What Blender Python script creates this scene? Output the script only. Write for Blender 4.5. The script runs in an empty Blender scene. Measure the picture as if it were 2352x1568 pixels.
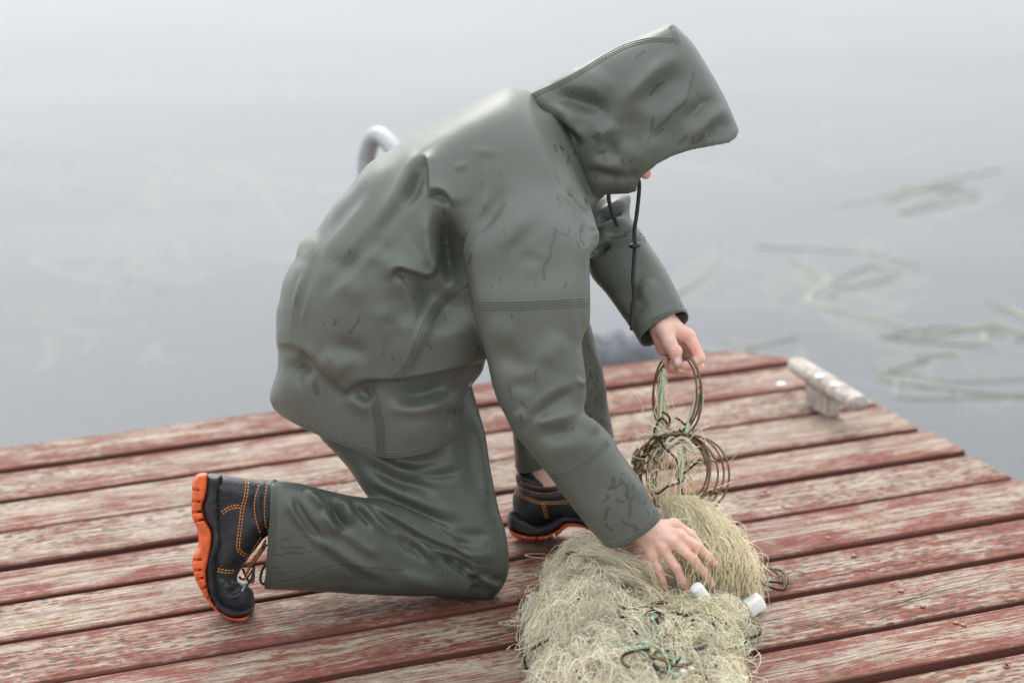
import bpy, bmesh, math, random
import numpy as np
from mathutils import Vector, Matrix
from mathutils.bvhtree import BVHTree
R_ = math.radians
sc = bpy.context.scene
COL = sc.collection
rng = np.random.default_rng(7)
random.seed(7)

# ------------------------------------------------------------------ camera
# picture units below: a 2352 x 1568 grid over the frame; deck top is z = 0
FPX, CX, CY = 5303.0, 1176.0, 784.0
PITCH, ROLL = R_(16.896), R_(-0.391)
CH = 1.70
CAM = np.array([0.0, 0.0, CH])
FW = np.array([0, math.cos(PITCH), -math.sin(PITCH)])
_R0 = np.array([1.0, 0, 0]); _U0 = np.cross(_R0, FW)
RT = math.cos(ROLL)*_R0 + math.sin(ROLL)*_U0
UP = -math.sin(ROLL)*_R0 + math.cos(ROLL)*_U0
cd = bpy.data.cameras.new('camera'); cam = bpy.data.objects.new('camera', cd); COL.objects.link(cam)
cd.sensor_width = 36; cd.lens = FPX/2352*36; cd.clip_start = .05; cd.clip_end = 3000
M = Matrix.Identity(4)
for i in range(3):
    M[i][0], M[i][1], M[i][2], M[i][3] = RT[i], UP[i], -FW[i], CAM[i]
cam.matrix_world = M
cd.dof.use_dof = True; cd.dof.focus_distance = 4.10; cd.dof.aperture_fstop = 2.2
sc.camera = cam

# ------------------------------------------------------------------ world, sun, exposure
world = bpy.data.worlds.new('World'); sc.world = world; world.use_nodes = True
wn, wl = world.node_tree.nodes, world.node_tree.links
wn.clear()
SUN_EL, SUN_AZ = R_(42), R_(-12)
sky = wn.new('ShaderNodeTexSky'); sky.sky_type = 'NISHITA'; sky.sun_disc = False
sky.sun_elevation = SUN_EL; sky.sun_rotation = SUN_AZ; sky.air_density = 1.0; sky.dust_density = 4.0; sky.ozone_density = 1.0
hs = wn.new('ShaderNodeHueSaturation'); hs.inputs['Saturation'].default_value = .25
wl.new(sky.outputs[0], hs.inputs['Color'])
mx = wn.new('ShaderNodeMix'); mx.data_type = 'RGBA'; mx.inputs[0].default_value = .58
# the cloud layer: pale grey, brighter overhead than at the horizon as an overcast sky is
tc = wn.new('ShaderNodeTexCoord'); sp_ = wn.new('ShaderNodeSeparateXYZ'); wl.new(tc.outputs['Generated'], sp_.inputs[0])
mr = wn.new('ShaderNodeMapRange'); mr.inputs[1].default_value = 0; mr.inputs[2].default_value = 1; mr.inputs[3].default_value = 1.04; mr.inputs[4].default_value = 1.75
wl.new(sp_.outputs[2], mr.inputs[0])
cl = wn.new('ShaderNodeVectorMath'); cl.operation = 'SCALE'; cl.inputs[0].default_value = (8.9, 9.4, 9.85); wl.new(mr.outputs[0], cl.inputs['Scale'])
wl.new(cl.outputs[0], mx.inputs[7])
wl.new(hs.outputs[0], mx.inputs[6])
bg = wn.new('ShaderNodeBackground'); bg.inputs[1].default_value = .13
wl.new(mx.outputs[2], bg.inputs[0])
wo = wn.new('ShaderNodeOutputWorld'); wl.new(bg.outputs[0], wo.inputs[0])
sd = bpy.data.lights.new('sun', 'SUN'); sd.energy = 1.1; sd.angle = R_(35); sd.color = (1, .97, .93)
sun = bpy.data.objects.new('sun', sd); COL.objects.link(sun)
_sv = Vector((math.sin(SUN_AZ)*math.cos(SUN_EL), math.cos(SUN_AZ)*math.cos(SUN_EL), math.sin(SUN_EL)))
sun.rotation_euler = _sv.to_track_quat('Z', 'Y').to_euler()
sc.view_settings.view_transform = 'Standard'; sc.view_settings.look = 'None'
sc.view_settings.exposure = 0.50; sc.view_settings.gamma = 1.0; sc.view_settings.use_curve_mapping = False

# ------------------------------------------------------------------ places
def ray(px, py):
    return FW + (px-CX)/FPX*RT - (py-CY)/FPX*UP
def ground(px, py, z=0.0):
    d = ray(px, py); return CAM + d*((z-CH)/d[2])
YAW = R_(10.8)                                   # the way the kneeling person faces
MN = np.array([math.sin(YAW), -math.cos(YAW), 0])  # his right-hand side, towards the camera
PXM = 1239.0                                     # picture units per metre at the person
G0 = ground(1120, 1375) - MN*.12                 # on his middle plane
def s2w(p):
    """figure space (across, down, sideways towards the camera; all in 1/1239 m) to the world"""
    p = np.asarray(p, float)
    d = FW + ((p[..., 0:1]-CX)/FPX)*RT - ((p[..., 1:2]-CY)/FPX)*UP
    t = (p[..., 2:3]/PXM + (G0-CAM) @ MN)/(d @ MN)[..., None]
    return CAM + d*t
def w_on_ground(px, py, z=0.0):
    return float((ground(px, py, z)-G0) @ MN*PXM)

# ------------------------------------------------------------------ helpers: objects
def tag(o, label=None, cat=None, group=None, kind=None):
    if label: o['label'] = label
    if cat: o['category'] = cat
    if group: o['group'] = group
    if kind: o['kind'] = kind
    return o
def empty(name, loc, rz=0):
    o = bpy.data.objects.new(name, None); COL.objects.link(o)
    o.location = [float(v) for v in loc]; o.rotation_euler = (0, 0, rz); o.empty_display_size = .1
    return o
def link(name, me, mat, parent=None):
    o = bpy.data.objects.new(name, me); COL.objects.link(o)
    if mat is not None and not me.materials: me.materials.append(mat)
    if parent is not None:
        o.parent = parent
        q = parent; Mi = Matrix.Identity(4)
        chain = []
        while q is not None: chain.append(q); q = q.parent
        for q in reversed(chain):
            Mi = Mi @ q.matrix_parent_inverse @ q.matrix_basis
        o.matrix_parent_inverse = Mi.inverted()
    return o
def mesh_np(name, V, F, smooth=True):
    V = np.asarray(V, np.float32); F = np.asarray(F, np.int32)
    me = bpy.data.meshes.new(name); n = F.shape[1]
    me.vertices.add(len(V)); me.vertices.foreach_set('co', V.ravel())
    me.loops.add(F.size); me.loops.foreach_set('vertex_index', F.ravel())
    me.polygons.add(len(F)); me.polygons.foreach_set('loop_start', np.arange(0, F.size, n, dtype=np.int32))
    me.polygons.foreach_set('loop_total', np.full(len(F), n, np.int32))
    me.polygons.foreach_set('use_smooth', np.full(len(F), smooth, bool))
    me.update(calc_edges=True); me.validate()
    return me
def attr(me, name, vals):
    a = me.attributes.new(name, 'FLOAT', 'POINT'); a.data.foreach_set('value', np.asarray(vals, np.float32))
def attr_col(me, name, cols):
    a = me.attributes.new(name, 'FLOAT_COLOR', 'POINT')
    c = np.ones((len(cols), 4), np.float32); c[:, :3] = cols; a.data.foreach_set('color', c.ravel())
def from_bm(name, bm, mat, parent=None, smooth=False):
    me = bpy.data.meshes.new(name); bmesh.ops.recalc_face_normals(bm, faces=bm.faces)
    bm.to_mesh(me); bm.free()
    if smooth: me.polygons.foreach_set('use_smooth', np.ones(len(me.polygons), bool))
    return link(name, me, mat, parent)
def tubes(lines, rad, sides=5, closed=False):
    """lines (S,N,3) -> verts, quads of S tubes; rad scalar, (S,1) or (S,N)"""
    P = np.asarray(lines, float); S, N, _ = P.shape
    T = np.roll(P, -1, 1)-np.roll(P, 1, 1)
    if not closed:
        T[:, 0] = P[:, 1]-P[:, 0]; T[:, -1] = P[:, -1]-P[:, -2]
    T /= np.linalg.norm(T, axis=2, keepdims=True)+1e-12
    ref = np.zeros_like(T); ref[..., 2] = 1
    sel = np.abs(T[..., 2]).mean(1) > .8; ref[sel] = (1, .2, 0)
    A = np.cross(T, ref); A /= np.linalg.norm(A, axis=2, keepdims=True)+1e-12
    # keep frames continuous
    for i in range(1, N):
        fl = (A[:, i]*A[:, i-1]).sum(1) < 0; A[fl, i] *= -1
    B = np.cross(T, A)
    r = np.broadcast_to(np.asarray(rad, float), (S, N))[..., None]
    V = np.stack([P+r*(math.cos(2*math.pi*k/sides)*A+math.sin(2*math.pi*k/sides)*B) for k in range(sides)], 2)
    idx = np.arange(S*N*sides).reshape(S, N, sides)
    a = idx if closed else idx[:, :-1]; b = np.roll(idx, -1, 1) if closed else idx[:, 1:]
    a2, b2 = np.roll(a, -1, 2), np.roll(b, -1, 2)
    F = np.stack([a, a2, b2, b], -1).reshape(-1, 4)
    return V.reshape(-1, 3), F
def tube_obj(name, line, rad, mat, parent=None, sides=8, closed=False):
    V, F = tubes(np.asarray(line)[None], rad, sides, closed)
    F = [tuple(f) for f in F]
    if not closed:
        n = len(V)
        F.append(tuple(range(sides))); F.append(tuple(range(n-1, n-1-sides, -1)))
    me = bpy.data.meshes.new(name); me.from_pydata([tuple(v) for v in V], [], F)
    me.polygons.foreach_set('use_smooth', np.ones(len(me.polygons), bool)); me.update()
    return link(name, me, mat, parent)
def spline(pts, n=8, closed=False):
    P = np.asarray(pts, float); out = []
    m = len(P); seg = m if closed else m-1
    for i in range(seg):
        if closed: p0, p1, p2, p3 = P[i-1], P[i], P[(i+1) % m], P[(i+2) % m]
        else: p0, p1, p2, p3 = P[max(i-1, 0)], P[i], P[i+1], P[min(i+2, m-1)]
        t = np.linspace(0, 1, n, endpoint=False)[:, None]
        out.append(.5*((2*p1)+(-p0+p2)*t+(2*p0-5*p1+4*p2-p3)*t**2+(-p0+3*p1-3*p2+p3)*t**3))
    if not closed: out.append(P[-1:])
    return np.concatenate(out)

# ------------------------------------------------------------------ helpers: materials
class NT:
    def __init__(s, name):
        s.m = bpy.data.materials.new(name); s.m.use_nodes = True
        s.n, s.l = s.m.node_tree.nodes, s.m.node_tree.links
        s.b = s.n['Principled BSDF']; s.out = s.n['Material Output']
    def node(s, t, **kw):
        x = s.n.new(t)
        for k, v in kw.items(): setattr(x, k, v)
        return x
    def set(s, inp, v):
        if hasattr(v, 'node'): s.l.new(v, inp)
        elif v is not None: inp.default_value = v
    def coord(s, which='Object'):
        return s.node('ShaderNodeTexCoord').outputs[which]
    def mapping(s, v, scale=(1, 1, 1), loc=(0, 0, 0), rot=(0, 0, 0)):
        x = s.node('ShaderNodeMapping'); s.set(x.inputs[0], v)
        s.set(x.inputs['Location'], loc); s.set(x.inputs['Rotation'], rot); s.set(x.inputs['Scale'], scale)
        return x.outputs[0]
    def noise(s, v, scale, detail=3, rough=.5, dist=0):
        x = s.node('ShaderNodeTexNoise'); s.set(x.inputs['Vector'], v)
        s.set(x.inputs['Scale'], scale); s.set(x.inputs['Detail'], detail); s.set(x.inputs['Roughness'], rough); s.set(x.inputs['Distortion'], dist)
        return x.outputs[0]
    def vor(s, v, scale, feature='F1', rand=1, dim='3D'):
        x = s.node('ShaderNodeTexVoronoi', feature=feature, voronoi_dimensions=dim); s.set(x.inputs['Vector'], v); s.set(x.inputs['Scale'], scale); s.set(x.inputs['Randomness'], rand)
        return x.outputs['Distance']
    def math(s, op, a, b=None, c=None):
        x = s.node('ShaderNodeMath', operation=op); s.set(x.inputs[0], a); s.set(x.inputs[1], b); s.set(x.inputs[2], c)
        return x.outputs[0]
    def ramp(s, f, lo, hi, a=0., b=1.):
        x = s.node('ShaderNodeMapRange', interpolation_type='SMOOTHSTEP'); s.set(x.inputs[0], f)
        s.set(x.inputs[1], lo); s.set(x.inputs[2], hi); s.set(x.inputs[3], a); s.set(x.inputs[4], b)
        return x.outputs[0]
    def mix(s, f, a, b, mode='MIX'):
        x = s.node('ShaderNodeMix', data_type='RGBA', blend_type=mode); s.set(x.inputs[0], f)
        s.set(x.inputs[6], (*a, 1) if isinstance(a, tuple) and len(a) == 3 else a)
        s.set(x.inputs[7], (*b, 1) if isinstance(b, tuple) and len(b) == 3 else b)
        return x.outputs[2]
    def bump(s, h, strength=.3, dist=.002, normal=None):
        x = s.node('ShaderNodeBump'); s.set(x.inputs['Strength'], strength); s.set(x.inputs['Distance'], dist); s.set(x.inputs['Height'], h)
        if normal is not None: s.set(x.inputs['Normal'], normal)
        return x.outputs[0]
    def attr(s, name, out='Fac'):
        x = s.node('ShaderNodeAttribute'); x.attribute_name = name; return x.outputs[out]
    def P(s, **kw):
        names = dict(color='Base Color', rough='Roughness', metal='Metallic', spec='Specular IOR Level', normal='Normal', ior='IOR', sss='Subsurface Weight', coat='Coat Weight', coatr='Coat Roughness', trans='Transmission Weight')
        for k, v in kw.items():
            if isinstance(v, tuple) and len(v) == 3: v = (*v, 1)
            s.set(s.b.inputs[names[k]], v)
        return s.m

def simple(name, color, rough=.6, var=.25, scale=40, bump=.2, bdist=.001, **kw):
    n = NT(name); c = n.coord()
    f = n.noise(c, scale, 4, .6)
    dark = tuple(x*(1-var) for x in color); lite = tuple(min(1, x*(1+var)) for x in color)
    return n.P(color=n.mix(n.ramp(f, .3, .7), dark, lite), rough=rough, normal=n.bump(f, bump, bdist), **kw)

# weathered red-painted deck boards
def wood_material():
    n = NT('weathered_red_paint_wood'); c = n.coord()
    oi = n.node('ShaderNodeObjectInfo').outputs['Random']
    off = n.node('ShaderNodeCombineXYZ'); n.set(off.inputs[0], n.math('MULTIPLY', oi, 37.)); n.set(off.inputs[1], n.math('MULTIPLY', oi, 11.3)); n.set(off.inputs[2], n.math('MULTIPLY', oi, 5.7))
    va = n.node('ShaderNodeVectorMath', operation='ADD'); n.set(va.inputs[0], c); n.set(va.inputs[1], off.outputs[0]); p = va.outputs[0]
    warp = n.noise(n.mapping(p, (2.2, 7, 7)), 1, 3, .5)
    # knots bend the grain
    knot = n.vor(n.mapping(p, (1.3, 5.2, 0)), 1.0, dim='2D')
    kf = n.ramp(knot, .0, .22, 1, 0)
    lat = n.node('ShaderNodeSeparateXYZ'); n.set(lat.inputs[0], p)
    yy = n.math('ADD', lat.outputs[1], n.math('ADD', n.math('MULTIPLY', warp, .045), n.math('MULTIPLY', kf, .022)))
    gv = n.node('ShaderNodeCombineXYZ'); n.set(gv.inputs[0], n.math('MULTIPLY', lat.outputs[0], 5.)); n.set(gv.inputs[1], n.math('MULTIPLY', yy, 150.)); n.set(gv.inputs[2], n.math('MULTIPLY', lat.outputs[2], 60.))
    grain = n.noise(gv.outputs[0], 1.0, 4, .62)
    gv2 = n.node('ShaderNodeCombineXYZ'); n.set(gv2.inputs[0], n.math('MULTIPLY', lat.outputs[0], 26.)); n.set(gv2.inputs[1], n.math('MULTIPLY', yy, 520.)); n.set(gv2.inputs[2], 0.)
    fine = n.noise(gv2.outputs[0], 1.0, 3, .6)
    blotch = n.noise(n.mapping(p, (10, 20, 20)), 1.0, 7, .7, .4)
    blotch2 = n.noise(n.mapping(p, (55, 120, 120)), 1.0, 6, .74, .5)
    edge = n.attr('edge')
    redness = n.attr('redness')
    s = n.math('ADD', n.math('MULTIPLY', blotch, 1.0), n.math('MULTIPLY', blotch2, 1.05))
    s = n.math('ADD', s, n.math('MULTIPLY', n.math('SUBTRACT', grain, .5), .95))
    s = n.math('ADD', s, n.math('MULTIPLY', n.math('SUBTRACT', fine, .5), .6))
    s = n.math('ADD', s, n.math('MULTIPLY', edge, .15))
    s = n.math('ADD', s, redness)
    paint = n.ramp(s, 1.0, 1.12)
    thick = n.ramp(s, 1.12, 1.36)
    bare = n.mix(n.ramp(blotch2, .3, .7), (.20, .15, .115), (.50, .41, .33))
    bare = n.mix(n.ramp(grain, .42, .66), bare, (.21, .155, .115))
    bare = n.mix(n.math('MULTIPLY', n.ramp(n.noise(n.mapping(p, (5, 17, 17), (3, 1, 0)), 1, 3), .52, .72), .55), bare, (.40, .335, .215))
    red = n.mix(thick, (.225, .085, .064), (.125, .040, .029))
    red = n.mix(n.ramp(fine, .45, .68), red, (.19, .072, .056))
    colr = n.mix(paint, bare, red)
    # kneaded-in dirt and mildew specks, stretched along the board
    v = n.mapping(p, (26, 62, 0)); sp = n.vor(v, 1.0, dim='2D')
    area = n.noise(n.mapping(p, (1.2, 4, 4), (9, 2, 0)), 1, 2)
    spn = n.math('MULTIPLY', n.ramp(n.math('ADD', sp, n.math('MULTIPLY', blotch2, .55)), .44, .56, 1, 0), n.ramp(area, .38, .56))
    colr = n.mix(n.math('MULTIPLY', spn, .8), colr, (.075, .056, .04))
    dirt = n.ramp(n.noise(n.mapping(p, (14, 60, 60), (1, 7, 0)), 1, 4, .7), .58, .78)
    colr = n.mix(n.math('MULTIPLY', dirt, .45), colr, (.16, .125, .085))
    colr = n.mix(n.math('MULTIPLY', n.ramp(knot, .025, .06, 1, 0), .75), colr, (.16, .105, .065))
    moss = n.math('MULTIPLY', n.ramp(n.noise(n.mapping(p, (4, 20, 20), (4, 4, 0)), 1, 4, .6), .6, .75), .35)
    colr = n.mix(moss, colr, (.20, .19, .085))
    # the sawn sides keep their paint
    side = n.attr('side')
    colr = n.mix(side, colr, n.mix(n.ramp(blotch2, .4, .65), (.115, .036, .028), (.09, .05, .032)))
    h = n.math('ADD', n.math('MULTIPLY', grain, .6), n.math('MULTIPLY', fine, .5))
    h = n.math('ADD', h, n.math('MULTIPLY', paint, .35))
    rough = n.ramp(blotch, .3, .7, .6, .85)
    return n.P(color=colr, rough=rough, spec=.14, normal=n.bump(h, .55, .0022))
WOOD = wood_material()

def rubber(name, base, wetmarks=True):
    n = NT(name); c = n.coord()
    big = n.noise(c, 6, 3, .5)
    col = n.mix(n.ramp(big, .3, .7), tuple(x*.92 for x in base), tuple(x*1.08 for x in base))
    dust = n.noise(n.mapping(c, (1, 1, .35)), 55, 4, .7)
    col = n.mix(n.math('MULTIPLY', n.ramp(dust, .56, .8), .10), col, (.34, .345, .33))
    wet = n.attr('wet')
    sp = n.vor(n.mapping(c, (70, 70, 32), rot=(.2, .3, .1)), 1.0)
    mask = n.ramp(n.noise(c, 9, 2), .56, .68)
    drops = n.math('MULTIPLY', n.ramp(n.math('ADD', sp, n.math('MULTIPLY', n.noise(c, 120, 2), .25)), .22, .27, 1, 0), mask)
    w = n.math('MAXIMUM', n.ramp(n.math('ADD', wet, n.math('MULTIPLY', n.math('SUBTRACT', n.noise(c, 190, 3, .6), .5), .9)), .42, .58), n.math('MULTIPLY', drops, .7))
    col = n.mix(n.math('MULTIPLY', w, .42), col, tuple(x*.36 for x in base))
    fine = n.noise(c, 900, 2, .6)
    return n.P(color=col, rough=n.ramp(w, 0, 1, .42, .18), spec=.44, normal=n.bump(n.math('ADD', n.math('MULTIPLY', fine, .12), n.math('MULTIPLY', w, .6)), .25, .0006))
RUBBER = rubber('green_rubber', (.108, .117, .097))
RUBBER_SEAM = rubber('green_rubber_seam', (.093, .101, .083))  # jacket rubber darkened, putting the shade along the seams into the colour
RUBBER_PANTS = rubber('green_rubber_trousers', (.078, .087, .070))

def skin_material():
    n = NT('skin'); c = n.coord()
    f = n.noise(c, 45, 4, .6); red = n.attr('flush')
    col = n.mix(n.ramp(f, .3, .7), (.72, .46, .365), (.82, .57, .465))
    col = n.mix(red, col, (.78, .34, .27))
    fine = n.vor(c, 700)
    return n.P(color=col, rough=.46, spec=.4, sss=.12, normal=n.bump(n.math('ADD', fine, n.noise(c, 240, 3)), .22, .0006))
SKIN = skin_material()
SKIN.node_tree.nodes['Principled BSDF'].inputs['Subsurface Radius'].default_value = (.012, .004, .002)
NAIL = simple('fingernail', (.82, .60, .54), .28, .08, 60, .05)

def leather():
    n = NT('black_leather'); c = n.coord()
    peb = n.vor(c, 330); big = n.noise(c, 22, 3)
    col = n.mix(n.ramp(big, .35, .7), (.014, .015, .018), (.035, .037, .042))
    return n.P(color=col, rough=n.ramp(big, .3, .7, .34, .5), spec=.5, normal=n.bump(n.math('ADD', peb, n.math('MULTIPLY', n.noise(c, 60, 3), 1.2)), .6, .0012))
LEATHER = leather()
BLACKRUB = simple('black_rubber', (.022, .023, .025), .5, .3, 60, .3)
PAD = simple('padded_black_lining', (.016, .017, .020), .48, .3, 90, .3)
ORANGE = simple('orange_sole_rubber', (.64, .115, .030), .5, .22, 45, .25)
STITCH = simple('orange_stitching', (.62, .24, .055), .7, .2, 200, .1)

# ------------------------------------------------------------------ helpers: solids grown from outlines with real thickness
def poly_sd(poly, X, Y):
    """signed distance to a polygon, negative inside"""
    d2 = np.full(X.shape, 1e12); ins = np.zeros(X.shape, bool); n = len(poly)
    for i in range(n):
        ax, ay = poly[i]; bx, by = poly[(i+1) % n]
        ex, ey = bx-ax, by-ay; wx, wy = X-ax, Y-ay
        t = np.clip((wx*ex+wy*ey)/(ex*ex+ey*ey+1e-9), 0, 1)
        np.minimum(d2, (wx-ex*t)**2+(wy-ey*t)**2, out=d2)
        if ey != 0:
            c = (ay <= Y) != (by <= Y)
            ins ^= c & (wx < wy*ex/ey)
    return np.where(ins, -1, 1)*np.sqrt(d2)
def blur2(a, n=1):
    for _ in range(n):
        a = np.pad(a, 1, mode='edge')
        a = (a[:-2, 1:-1]+a[2:, 1:-1]+2*a[1:-1, 1:-1])/4 if False else (a[:-2, 1:-1]+a[2:, 1:-1]+a[1:-1, :-2]+a[1:-1, 2:]+4*a[1:-1, 1:-1])/8
    return a
def poisson(mask, h):
    def relax(u, m, h, it):
        for _ in range(it):
            p = np.pad(u, 1)
            u = np.where(m, (p[:-2, 1:-1]+p[2:, 1:-1]+p[1:-1, :-2]+p[1:-1, 2:]+4*h*h)/4, 0)
        return u
    ms = [mask]
    while min(ms[-1].shape) > 24:
        m = ms[-1]; m = np.pad(m, ((0, m.shape[0] % 2), (0, m.shape[1] % 2)))
        ms.append((m.reshape(m.shape[0]//2, 2, m.shape[1]//2, 2).sum((1, 3)) >= 2))
    u = np.zeros(ms[-1].shape); hh = h*2**(len(ms)-1)
    u = relax(u, ms[-1], hh, 400)
    for m in reversed(ms[:-1]):
        hh /= 2
        u = np.kron(u, np.ones((2, 2)))[:m.shape[0], :m.shape[1]]
        u = blur2(u, 1); u = relax(u, m, hh, 90)
    return u
class Grid:
    def __init__(s, lo, hi, st):
        s.lo = np.array(lo, float); s.st = st
        s.n = np.ceil((np.array(hi)-s.lo)/st).astype(int)+1
        s.x = (s.lo[0]+st*np.arange(s.n[0])).astype(np.float32); s.y = (s.lo[1]+st*np.arange(s.n[1])).astype(np.float32); s.w = (s.lo[2]+st*np.arange(s.n[2])).astype(np.float32)
        s.X, s.Y = np.meshgrid(s.x, s.y, indexing='ij')
def wfield(pts, X, Y, sig=170):
    pts = np.asarray(pts, float)
    if pts.ndim == 1 and len(pts) == 1: return np.full(X.shape, pts[0])
    num = 0; den = 1e-9
    for a, b, w in pts:
        g = np.exp(-((X-a)**2+(Y-b)**2)/(2*sig*sig))+1e-7/(1+((X-a)**2+(Y-b)**2)/1e4); num = num+g*w; den = den+g
    return num/den
def inflate(G, poly, wc, s=1.0, cap=300., smooth=True, sharp=None, cut=None, n=5, sig=170, wcut=None, fade=None):
    """a closed solid whose outline is poly and whose half thickness grows smoothly from its rim"""
    P = spline(poly, n, True) if smooth else np.asarray(poly, float)
    X, Y = G.X, G.Y
    sd_ = poly_sd(P, X, Y); d = -sd_
    if sharp:                                   # a slab with rounded rim of radius sharp
        dd = np.clip(d/sharp, -5, 1)
        h = np.where(dd > 0, cap**2*(1-(1-dd)**2), cap**2*2*dd)
    else:
        u = poisson(d > 0, G.st)
        ratio = np.where(d > G.st, u/np.maximum(d, G.st), 0); wt = (d > G.st).astype(float)
        for _ in range(10):
            ratio_b = blur2(ratio*wt+0, 1); wt_b = blur2(wt, 1)
            new = ratio_b/np.maximum(wt_b, 1e-3)
            ratio = np.where(wt > 0, ratio, new); wt = np.where(wt > 0, 1, (wt_b > 1e-3)*1.)
        ratio = blur2(ratio, 3); ratio[ratio <= 0] = ratio[ratio > 0].min() if (ratio > 0).any() else 1
        h = ratio*d
        h = np.where(h > 0, h*s*s/(1+h*s*s/cap**2), h*s*s)
    if fade:
        (qx, qy), (dx, dy), L_, lo_ = fade
        t_ = np.clip(((X-qx)*dx+(Y-qy)*dy)/math.hypot(dx, dy)/L_, 0, 1); h = np.where(h > 0, h*(1-(1-lo_)*t_*t_*(3-2*t_)), h)
    W = wfield(wc, X, Y, sig)
    gx, gy = np.gradient(h, G.st); g2 = gx*gx+gy*gy
    h3 = h[..., None].astype(np.float32); dw = (G.w[None, None, :]-W[..., None]).astype(np.float32)
    F = (dw*dw-h3)/np.sqrt(4*dw*dw+g2[..., None].astype(np.float32)+16.)
    F = F+(.8*np.maximum(sd_, 0))[..., None].astype(np.float32)
    if cut is not None:
        C = spline(cut, 4, True) if False else np.asarray(cut, float)
        F = np.maximum(F, poly_sd(C, X, Y)[..., None].astype(np.float32))
    if wcut is not None:                        # slanted cut: point, direction in picture, lean sideways
        (qx, qy), (dx, dy), k = wcut
        L = math.hypot(dx, dy)
        F = np.maximum(F, (((X-qx)*dx+(Y-qy)*dy)/L)[..., None].astype(np.float32)+np.float32(k)*dw)
    return F.astype(np.float32)
def smin(a, b, k):
    h = np.clip(k-np.abs(a-b), 0, None)
    return np.minimum(a, b)-h*h/(4*k)
def rcone(G, a, b, ra, rb, V, k):
    """smooth-add a tapered capsule, only inside its own box"""
    a = np.array(a, float); b = np.array(b, float); R = max(ra, rb)+k*1.5+2*G.st
    lo = np.maximum(((np.minimum(a, b)-R-G.lo)/G.st).astype(int), 0); hi = np.minimum(((np.maximum(a, b)+R-G.lo)/G.st).astype(int)+2, G.n)
    if (hi <= lo).any(): return
    sl = tuple(slice(l, h) for l, h in zip(lo, hi))
    x = G.x[sl[0]][:, None, None]-a[0]; y = G.y[sl[1]][None, :, None]-a[1]; w = G.w[sl[2]][None, None, :]-a[2]
    e = b-a; t = np.clip((x*e[0]+y*e[1]+w*e[2])/(e@e+1e-9), 0, 1)
    d = np.sqrt((x-t*e[0])**2+(y-t*e[1])**2+(w-t*e[2])**2)-(ra+(rb-ra)*t)
    V[sl] = smin(V[sl], d.astype(np.float32), k)
def ellip(G, c, ax, V, k, rot=None, sub=False):
    c = np.array(c, float); R = max(ax)+k*1.5+2*G.st
    lo = np.maximum(((c-R-G.lo)/G.st).astype(int), 0); hi = np.minimum(((c+R-G.lo)/G.st).astype(int)+2, G.n)
    sl = tuple(slice(l, h) for l, h in zip(lo, hi))
    x = G.x[sl[0]][:, None, None]-c[0]; y = G.y[sl[1]][None, :, None]-c[1]; w = G.w[sl[2]][None, None, :]-c[2]
    if rot is not None:
        ca, sa = math.cos(rot), math.sin(rot); x, y = ca*x+sa*y, -sa*x+ca*y
    q = np.sqrt((x/ax[0])**2+(y/ax[1])**2+(w/ax[2])**2)
    d = ((q-1)*min(ax)).astype(np.float32)
    V[sl] = -smin(-V[sl], d, k) if sub else smin(V[sl], d, k)
def surfnet(V, G):
    s = V < 0; n = np.array(V.shape)
    cnt = np.zeros(n-1, np.int8)
    for i in (0, 1):
        for j in (0, 1):
            for k in (0, 1): cnt += s[i:n[0]-1+i, j:n[1]-1+j, k:n[2]-1+k]
    act = (cnt > 0) & (cnt < 8); I, J, K = np.nonzero(act)
    pos = np.zeros((len(I), 3)); c = np.zeros(len(I))
    corners = [(i, j, k) for i in (0, 1) for j in (0, 1) for k in (0, 1)]
    val = {q: V[I+q[0], J+q[1], K+q[2]] for q in corners}
    for q in corners:
        for ax in range(3):
            if q[ax] == 0:
                r = list(q); r[ax] = 1; r = tuple(r)
                a, b = val[q], val[r]; m = (a < 0) != (b < 0)
                t = np.where(m, a/np.where(m, a-b, 1), 0)
                for x in range(3):
                    pos[:, x] += np.where(m, q[x]+(t if x == ax else 0), 0)
                c += m
    pos /= c[:, None]
    P = G.lo+G.st*(np.stack([I, J, K], 1)+pos)
    vid = np.full(n-1, -1, np.int32); vid[I, J, K] = np.arange(len(I))
    Q = []
    for ax in range(3):
        o = [x for x in range(3) if x != ax]
        sl0 = [slice(1, -1)]*3; sl1 = [slice(1, -1)]*3
        sl0[ax] = slice(0, -1); sl1[ax] = slice(1, None)
        a, b = s[tuple(sl0)], s[tuple(sl1)]
        E = np.argwhere(a != b); inside_first = a[tuple(E.T)]
        E = E+np.array([0 if x == ax else 1 for x in range(3)])
        def cell(d1, d2):
            e = E.copy(); e[:, o[0]] += d1; e[:, o[1]] += d2; return vid[e[:, 0], e[:, 1], e[:, 2]]
        q = np.stack([cell(-1, -1), cell(0, -1), cell(0, 0), cell(-1, 0)], 1)
        flip = inside_first if ax != 1 else ~inside_first
        q[~flip] = q[~flip][:, ::-1]
        Q.append(q)
    Q = np.concatenate(Q); Q = Q[(Q >= 0).all(1)]
    return P, Q
def relax_mesh(P, Q, it=2, lam=.5):
    a = np.concatenate([Q[:, i] for i in range(4)]); b = np.concatenate([Q[:, (i+1) % 4] for i in range(4)])
    n = len(P); deg = np.bincount(a, minlength=n)+np.bincount(b, minlength=n)
    for _ in range(it):
        S = np.stack([np.bincount(a, P[b, k], n)+np.bincount(b, P[a, k], n) for k in range(3)], 1)
        P = P+lam*(S/np.maximum(deg, 1)[:, None]-P)
    return P
def normals(P, Q):
    fn = np.cross(P[Q[:, 2]]-P[Q[:, 0]], P[Q[:, 3]]-P[Q[:, 1]])
    N = np.stack([sum(np.bincount(Q[:, i], fn[:, k], len(P)) for i in range(4)) for k in range(3)], 1)
    return N/(np.linalg.norm(N, axis=1, keepdims=True)+1e-9)
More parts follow.
